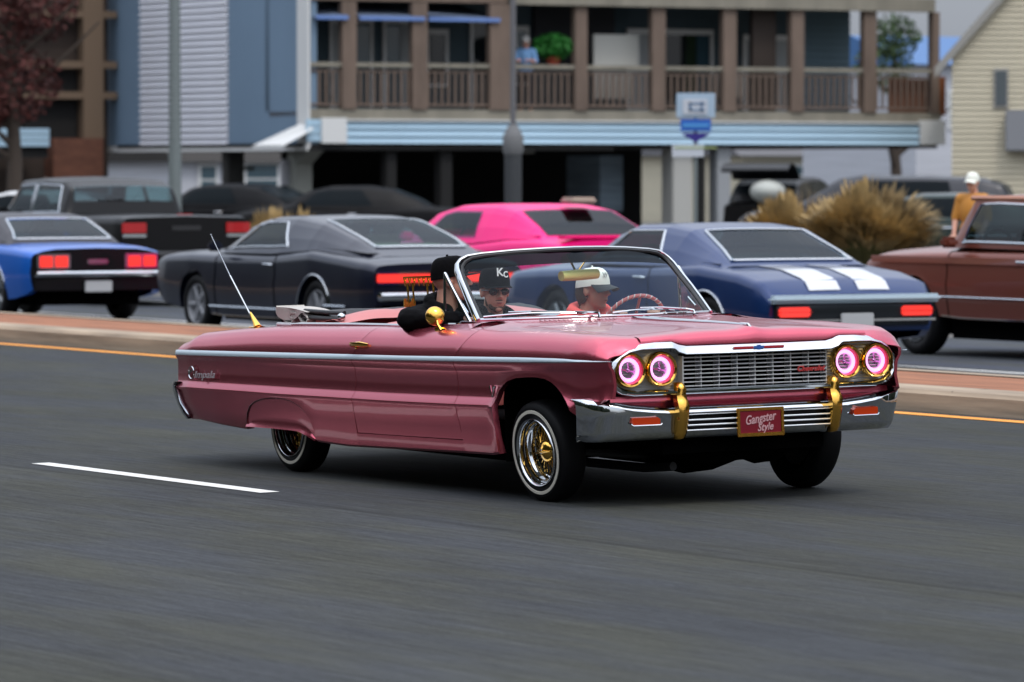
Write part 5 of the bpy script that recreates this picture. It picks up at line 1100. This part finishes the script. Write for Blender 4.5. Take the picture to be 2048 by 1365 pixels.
    for c in whx:
        for s in(-1,1):
            Mw=Matrix.Translation((c,s*(f(c,Wd)-.14),wr))@Matrix.Rotation(R(-90)*s,4,'X'); w=bpy.data.objects.new('wheel',None); col.objects.link(w); w.parent=t; w.matrix_local=Mw
            if me is None:
                me=MB().lathe([(wr*.64,.06),(wr*.70,.10),(wr*.88,.105),(wr*.97,.08),(wr,.04),(wr,-.06),(wr*.95,-.10),(wr*.64,-.10)],n=36).mesh('tyre',60); me.materials.append(tm)
                mr=MB().lathe([(wr*.66,.085),(wr*.64,.095),(wr*.60,.07),(wr*.55,.02),(wr*.2,.045),(wr*.16,.06),(0,.062)],n=36); 
                for q in range(5):
                    a=q*1.2566; mr.tube([(wr*.15*math.cos(a),wr*.15*math.sin(a),.055),(wr*.60*math.cos(a),wr*.60*math.sin(a),.07)],wr*.08,6)
                mr=mr.mesh('rim',50); mr.materials.append(sp.get('rim',hub_g))
            ob('tyre',me,None,w); ob('rim',mr,None,w)
    ob('undercarriage',MB().box(xs[0]+.25,whx[0]-ar,-.68,.68,.20,.5).box(whx[0]-ar,whx[0]+ar,-.5,.5,.22,.6).box(whx[0]+ar,whx[1]-ar,-.74,.74,.18,.5).box(whx[1]-ar,L-.3,-.45,.45,.2,.6),black,t,smooth=0)
    return t
def bxr(t,nm,x0,x1,y0,y1,z0,z1,m,parent=None,bev=.01,label=None): return ob(nm,MB().box(x0,x1,y0,y1,z0,z1,bev=bev),m,parent or t,label=label)
def rbumper(t,x,w,z0,z1,m,wrap=.35,bow=.05,nm='rear_bumper'):
    rows=[]
    for y in lin(-1,1,21):
        a=abs(y); xx=x+bow*a**3+ (wrap*((a-.93)/.07) if a>.93 else 0); yy=y*w if a<=.93 else math.copysign(w*.93+w*.07*(1-((1-(a-.93)/.07))**2),y)
        rows.append([(xx+.06,yy,z1),(xx+.005,yy,z1),(xx-.015,yy,z1-.02),(xx-.018,yy,(z0+z1)/2),(xx-.005,yy,z0+.015),(xx+.04,yy,z0)])
    return ob(nm,MB().grid(rows),m,t,smooth=50)
zr1=.075
navy=paint('deep_blue_paint',(.003,.030,.135),.3,.3,False); bluep=paint('bright_blue_paint',(.003,.11,.50),.25,.3,False); dnavy=paint('midnight_blue_paint',(.007,.010,.028),.4,.3,False)
hotp=mat('hot_pink_paint',(.90,.004,.20),.42,spec=.3,coat=.12); blkp=mat('black_paint',(.003,.003,.004),.35,spec=.3,coat=.15); copper=paint('copper_brown_paint',(.22,.060,.038),.5,.32,False); vroof=mat('black_vinyl_roof',(.05,.05,.06),.5,bump=(80,.3,.004)); strw=mat('white_stripe_paint',(.72,.74,.78),.3,coat=1)
def road_x(a): return a
def FAR(px,b,z=None):   # tail-centre placement from the picture column of the tail centre on the lane at b
    r=(px-1024)/FPX; D=(b+CX*math.cos(TH)+CY*math.sin(TH))/(r*math.cos(TH)+math.sin(TH)); X=r*D
    a=(X-CX)*math.sin(TH)-(D-CY)*math.cos(TH); return FARM(a,b,-.082-(b-7.2)*.004 if z is None else z)
b1,b2=11.15,14.75
# striped blue coupe
c=vehicle('muscle_car','deep blue coupe with two broad white stripes over its boot lid, brake lights lit','car',FAR(1703,b1),dict(L=4.9,paint=navy,
 x=[0,.12,.5,1.2,2.0,3.3,4.2,4.75,4.9],w=[.90,.945,.965,.975,.96,.96,.955,.93,.88],zb=[.36,.30,.26,.24,.22,.22,.26,.34,.40],belt=[.66,.80,.885,.95,.93,.90,.87,.84,.80],top=[.70,.83,.915,.965,.955,.97,.94,.88,.82],
 wheels=(1.02,3.85),wr=.34,tailm=navy,
 gh=dict(x=[.92,1.25,1.75,2.15,2.75,3.05,3.55],z=[.95,1.10,1.295,1.335,1.325,1.24,.96],wb=[.80,.86,.90,.91,.90,.88,.84],wt=[.70,.66,.62,.61,.61,.62,.70],
  rear=(1.02,1.68,.60,.66,clr,chrome),front=(3.45,2.85,.62,.66,clrd,chrome),sides=(([(1.95,.10),(3.15,.10),(2.80,.46),(2.15,.46)],clrd,chrome),))))
for s in(-1,1):
    rows=[]
    for x in lin(.03,.95,14): 
        zt=ip(x,[0,.12,.5,1.2],[.70,.83,.915,.965])+.010; rows.append([(x,s*.10,zt+.001),(x,s*.28,zt),(x,s*.44,zt-.003)])
    ob('racing_stripe',MB().grid(rows),strw,c)
rb=rbumper(c,-.06,.93,.40,.64,mat('dark_body_bumper',(.03,.035,.04),.25,.6)); bxr(c,'bumper_chrome_edge',-.10,-.07,-.88,.88,.455,.475,chrome)
bxr(c,'bumper_top_chrome',-.12,-.01,-.93,.93,.625,.70,stripm,bev=.03)
for s in(-1,1):
    h=bxr(c,'tail_light',-.10,-.06,min(s*.50,s*.84),max(s*.50,s*.84),.50,.59,tail,bev=.015); bxr(c,'lamp_divider',-.105,-.09,min(s*.49,s*.85),max(s*.49,s*.85),.543,.549,taild,h,bev=0)
bxr(c,'licence_plate',-.11,-.09,-.18,.18,.37,.53,platew)
# bright blue coupe with black roof (left)
c=vehicle('muscle_car','bright blue coupe with black vinyl roof and square red tail lights, leftmost on the road','car',FAR(193,b1),dict(L=4.75,paint=bluep,
 x=[0,.10,.45,1.2,2.0,3.2,4.1,4.6,4.75],w=[.88,.915,.935,.945,.93,.93,.925,.90,.84],zb=[.40,.34,.28,.24,.22,.22,.26,.34,.42],belt=[.83,.855,.885,.92,.90,.88,.85,.81,.74],top=[.89,.915,.935,.95,.93,.95,.92,.86,.78],
 wheels=(1.0,3.75),wr=.335,tailm=blkp,roofm=vroof,
 gh=dict(x=[.92,1.15,1.6,2.0,2.7,3.0,3.5],z=[.94,1.08,1.27,1.30,1.30,1.22,.94],wb=[.76,.82,.87,.88,.87,.85,.80],wt=[.68,.64,.61,.60,.60,.61,.68],
  rear=(1.0,1.50,.60,.66,clr,chrome),front=(3.4,2.8,.62,.66,clrd,chrome),sides=(([(1.75,.10),(3.1,.10),(2.75,.46),(2.0,.46)],clrd,chrome),))))
bxr(c,'tail_finish_panel',-.02,.01,-.80,.80,.63,.83,blkp)
for s in(-1,1):
    h=bxr(c,'tail_light',-.05,-.01,min(s*.36,s*.80),max(s*.36,s*.80),.645,.825,chromeb,bev=.012)
    for k in range(2): bxr(c,'lamp_segment',-.06,-.045,min(s*(.40+.20*k),s*(.57+.20*k)),max(s*(.40+.20*k),s*(.57+.20*k)),.665,.80,tail,h,bev=.008)
bxr(c,'fuel_cap_badge',-.05,-.02,-.14,.14,.70,.76,chromeb,bev=.02)
rbumper(c,-.10,.90,.54,.62,chrome); bxr(c,'licence_plate',-.07,-.05,-.18,.18,.36,.50,platew); bxr(c,'rear_valance',-.03,.05,-.84,.84,.38,.53,blkp)
# midnight fastback
c=vehicle('fastback_car','midnight blue fastback with full-width red tail bar behind the pink convertible','car',FAR(897,b1),dict(L=5.28,paint=dnavy,
 x=[0,.10,.5,1.4,2.4,3.5,4.4,5.1,5.28],w=[.90,.945,.965,.975,.955,.955,.95,.93,.90],zb=[.42,.34,.27,.24,.22,.22,.26,.34,.42],belt=[.83,.86,.90,.97,.91,.90,.905,.88,.84],top=[.86,.90,.95,1.0,.95,.95,.955,.93,.86],
 wheels=(1.25,4.25),wr=.34,rim=mat('white_wall_wheel',(.35,.36,.38),.5),seatm=mat('cream_seats',(.50,.45,.32),.7),
 gh=dict(x=[.35,.9,1.6,2.2,2.8,3.3,3.85],z=[.93,1.11,1.28,1.345,1.335,1.24,.95],wb=[.72,.82,.88,.90,.89,.87,.83],wt=[.55,.60,.62,.62,.61,.62,.70],
  rear=(.62,1.75,.62,.66,clr,chrome),front=(3.75,3.1,.62,.66,clrd,chrome),sides=(([(2.05,.10),(3.45,.10),(3.05,.46),(2.35,.46)],clr,chrome),))))
bxr(c,'tail_light',-.04,.0,-.86,.86,.66,.75,tail,bev=.01); bxr(c,'lamp_trim',-.05,-.01,-.88,.88,.755,.775,chrome); bxr(c,'lamp_trim',-.05,-.01,-.88,.88,.635,.652,chrome)
rbumper(c,-.10,.93,.46,.56,chrome); bxr(c,'licence_plate',-.07,-.05,-.16,.16,.34,.45,platew)
ob('side_chrome_strip',MB().tube([(x,.97,.40) for x in (.5,1.0)],.012,6).tube([(1.7,.955,.33),(3.8,.955,.33)],.012,6),chromeb,c)
# hot pink modern coupe
c=vehicle('sports_coupe','hot pink modern coupe with dark windows in the far lane','car',FAR(1250,b2),dict(L=5.0,paint=hotp,
 x=[0,.12,.5,1.2,2.0,3.3,4.2,4.8,5.0],w=[.88,.93,.95,.965,.95,.95,.945,.92,.86],zb=[.36,.30,.26,.24,.22,.22,.26,.32,.40],belt=[1.0,1.02,1.05,1.04,.99,.97,.94,.88,.80],top=[1.06,1.08,1.09,1.08,1.02,1.02,1.0,.93,.82],
 wheels=(1.0,3.95),wr=.36,oldie=False,
 gh=dict(x=[.55,.85,1.35,1.8,2.7,3.2,3.8],z=[1.07,1.22,1.40,1.455,1.45,1.36,1.04],wb=[.76,.82,.87,.89,.89,.87,.82],wt=[.66,.65,.63,.62,.62,.64,.70],
  rear=(.62,1.32,.56,.62,clrd,None),front=(3.7,2.9,.60,.64,clrd,None),sides=(([(1.95,.08),(3.35,.08),(2.95,.47),(2.05,.47)],clr,None),))))
bxr(c,'tail_light',-.03,.0,-.84,.84,.78,.90,taild); rbumper(c,-.06,.92,.40,.66,hotp); bxr(c,'licence_plate',-.09,-.07,-.16,.16,.50,.62,platew); bxr(c,'boot_spoiler',.0,.16,-.80,.80,1.075,1.11,hotp,bev=.015)
bxr(c,'roof_cargo_bag',1.2,1.5,-.35,.0,1.46,1.54,mat('cream_roof_bag',(.5,.42,.34),.8),bev=.03)
# black pickup (left, far lane)
c=vehicle('pickup_truck','black pickup truck with grey windows and red tail lights above the bright blue coupe','pickup truck',FAR(372,15.2),dict(L=5.6,paint=blkp,
 x=[0,.10,.6,1.9,1.95,3.6,4.4,5.4,5.6],w=[.96,.985,.99,.99,.99,.99,.98,.96,.90],zb=[.55,.50,.46,.44,.42,.42,.44,.48,.55],belt=[1.20,1.22,1.22,1.22,1.20,1.17,1.15,1.12,1.0],top=[1.22,1.24,1.24,1.24,1.24,1.20,1.20,1.18,1.05],
 wheels=(1.25,4.6),wr=.40,oldie=False,
 gh=dict(x=[1.95,2.05,2.3,3.0,3.7,4.3],z=[1.24,1.62,1.72,1.75,1.72,1.20],wb=[.90,.92,.93,.93,.92,.88],wt=[.76,.76,.76,.76,.76,.80],
  rear=(2.0,2.06,.56,.60,clr,None),front=(4.2,3.8,.60,.62,clrd,None),sides=(([(2.15,.06),(3.05,.06),(3.05,.46),(2.25,.46)],clr,chromeb),([(3.12,.06),(4.05,.06),(3.65,.46),(3.12,.46)],clr,chromeb)))))
for s in(-1,1):
    h=bxr(c,'tail_light',-.03,.0,min(s*.60,s*.96),max(s*.60,s*.96),1.00,1.14,taild); bxr(c,'reverse_lamp',-.035,-.01,min(s*.60,s*.96),max(s*.60,s*.96),.945,.985,chromeb,h); bxr(c,'bumper_reflector',-.12,-.09,min(s*.45,s*.85),max(s*.45,s*.85),.66,.70,taild)
rbumper(c,-.10,.97,.56,.76,mat('satin_black_bumper',(.015,.015,.017),.35)); bxr(c,'licence_plate',-.15,-.125,-.20,.20,.60,.74,mat('pale_pink_plate',(.55,.48,.55),.5)); bxr(c,'high_brake_light',.02,.05,-.12,.12,1.245,1.26,taild)
bxr(c,'tailgate_badge',-.015,.0,-.22,.22,1.03,1.10,mat('dark_badge',(.03,.03,.032),.4))
# copper brown pickup (right)
c=vehicle('pickup_truck','copper and maroon vintage pickup with a boxy cab leaving the right edge','pickup truck',FAR(2500,14.9),dict(L=5.2,paint=copper,
 x=[0,.10,.6,1.9,2.0,3.4,4.2,5.0,5.2],w=[.93,.955,.96,.96,.955,.95,.95,.93,.88],zb=[.50,.44,.40,.38,.38,.38,.42,.46,.55],belt=[1.05,1.07,1.07,1.07,1.06,1.05,1.03,1.0,.94],top=[1.07,1.09,1.09,1.09,1.10,1.12,1.10,1.05,.98],
 wheels=(1.1,4.25),wr=.38,
 gh=dict(x=[1.95,2.05,2.2,2.9,3.35,3.75],z=[1.08,1.52,1.60,1.62,1.60,1.10],wb=[.88,.89,.90,.90,.89,.86],wt=[.78,.78,.78,.78,.78,.80],
  rear=(1.99,2.05,.56,.60,clrd,chrome),front=(3.68,3.40,.60,.62,clrd,chrome),sides=(([(2.15,.06),(3.45,.06),(3.22,.46),(2.2,.46)],clr,chromeb),))))
ob('drip_rail',MB().tube([(1.98,.79,1.58),(3.4,.79,1.58)],.03,6),mat('copper_bright',(.60,.22,.10),.3,.3,coat=1),c)
ob('side_moulding',MB().tube([(.1,.965,.60),(4.9,.962,.60)],.008,6),chromeb,c); ob('upper_colour_band',MB().grid([[(x,.968,z) for x in (.1,4.95)] for z in (.93,.995)]),mat('salmon_two_tone',(.42,.14,.09),.35,.3,coat=1),c,smooth=0)
rbumper(c,-.10,.93,.46,.60,chrome); bxr(c,'tailgate_light',-.03,0,-.9,-.7,.8,.95,taild)
# parked vehicles under and beside the carport (broadside)
def parked(name,label,px,D,ang,paintm,h=1.45,L=4.7,cat='car',van=False):
    p=pxp(px,D,.075); M=Matrix.Translation(p)@Matrix.Rotation(R(ang),4,'Z')@Matrix.Translation((-L/2,0,0)); k=h/1.45
    rear=(.62,1.3,.56,.62,bgl,None) if not van else (.12,.45,.56,.6,bgl,None)
    gx=[.5,.8,1.3,1.8,2.6,3.0,3.6] if not van else [.05,.2,.6,1.6,2.7,3.2,3.9]; gz=[.95*k,1.15*k,1.36*k,1.44*k,1.43*k,1.33*k,.95*k] if not van else [.98*k,1.3*k,1.42*k,1.45*k,1.45*k,1.38*k,.98*k]
    return vehicle(name,label,cat,M,dict(L=L,paint=paintm,x=[0,.12,.5,1.2,2.0,3.2,4.1,L-.15,L],w=[.84,.88,.90,.91,.90,.90,.89,.86,.80],zb=[.34,.30,.26,.24,.22,.22,.26,.32,.40],belt=[.90*k,.92*k,.95*k,.95*k,.93*k,.92*k,.88*k,.80*k,.70*k],top=[.94*k,.96*k,.98*k,.98*k,.95*k,.98*k,.94*k,.84*k,.72*k],wheels=(.95,L-1.0),wr=.33,oldie=False,see=False,
      gh=dict(x=gx,z=gz,wb=[.72,.78,.84,.86,.86,.84,.78],wt=[.64,.63,.62,.61,.61,.62,.66],rear=rear,front=(3.5,2.75,.60,.64,bgl,None),sides=(([(1.1 if van else 1.7,.08),(3.25,.08),(2.85,.47),(1.2 if van else 1.95,.47)],bgl,None),))))
pkb=mat('dull_black_paint',(.004,.004,.005),.5,spec=.2)
parked('parked_car','black car parked beneath the raised tower, between its posts',465,103,150,pkb,1.38)
parked('parked_car','black car parked in the carport beside the pale wall notice',690,101,176,pkb,1.34)
parked('parked_car','white car parked at the far left, beyond the blue coupe',75,80,165,mat('white_car_paint',(.55,.56,.56),.3,coat=1),1.35)
parked('parked_van','dark long parked vehicle behind the golden grass at the right',1760,90,170,paint('dark_slate_paint',(.010,.012,.02),.2,.4,False),1.55,L=5.0,cat='van',van=True)
parked('parked_car','dark green parked car partly hidden behind the golden grass and brown pickup',1880,80,168,paint('dark_green_paint',(.01,.03,.025),.3,.3,False),1.30)
# hatchback with its tailgate up, light interior
oc=parked('parked_hatchback','black parked hatchback with its tailgate raised over a pale load',1575,103,75,blkp,1.50,cat='car',van=True)
ob('raised_tailgate',MB().grid([[(x,y,z) for y in (-.70,0,.70)] for x,z in ((.25,1.50),(-.1,1.72),(-.5,1.80),(-.85,1.74),(-.95,1.66))]).grid([[(x,y,z-.05) for y in (-.70,0,.70)] for x,z in ((.25,1.50),(-.1,1.72),(-.5,1.80),(-.85,1.74),(-.95,1.66))]),blkp,oc)
pw=ob('pale_bundle',MB().ball((0,0,0),(.36,.5,.24),3),mat('pale_white_cover',(.50,.52,.48),.8),smooth=60); pw.matrix_world=Matrix.Translation(pxp(1535,100,1.30)); tag(pw,'pale rounded bundle sitting in the open back of the black hatchback','bundle')
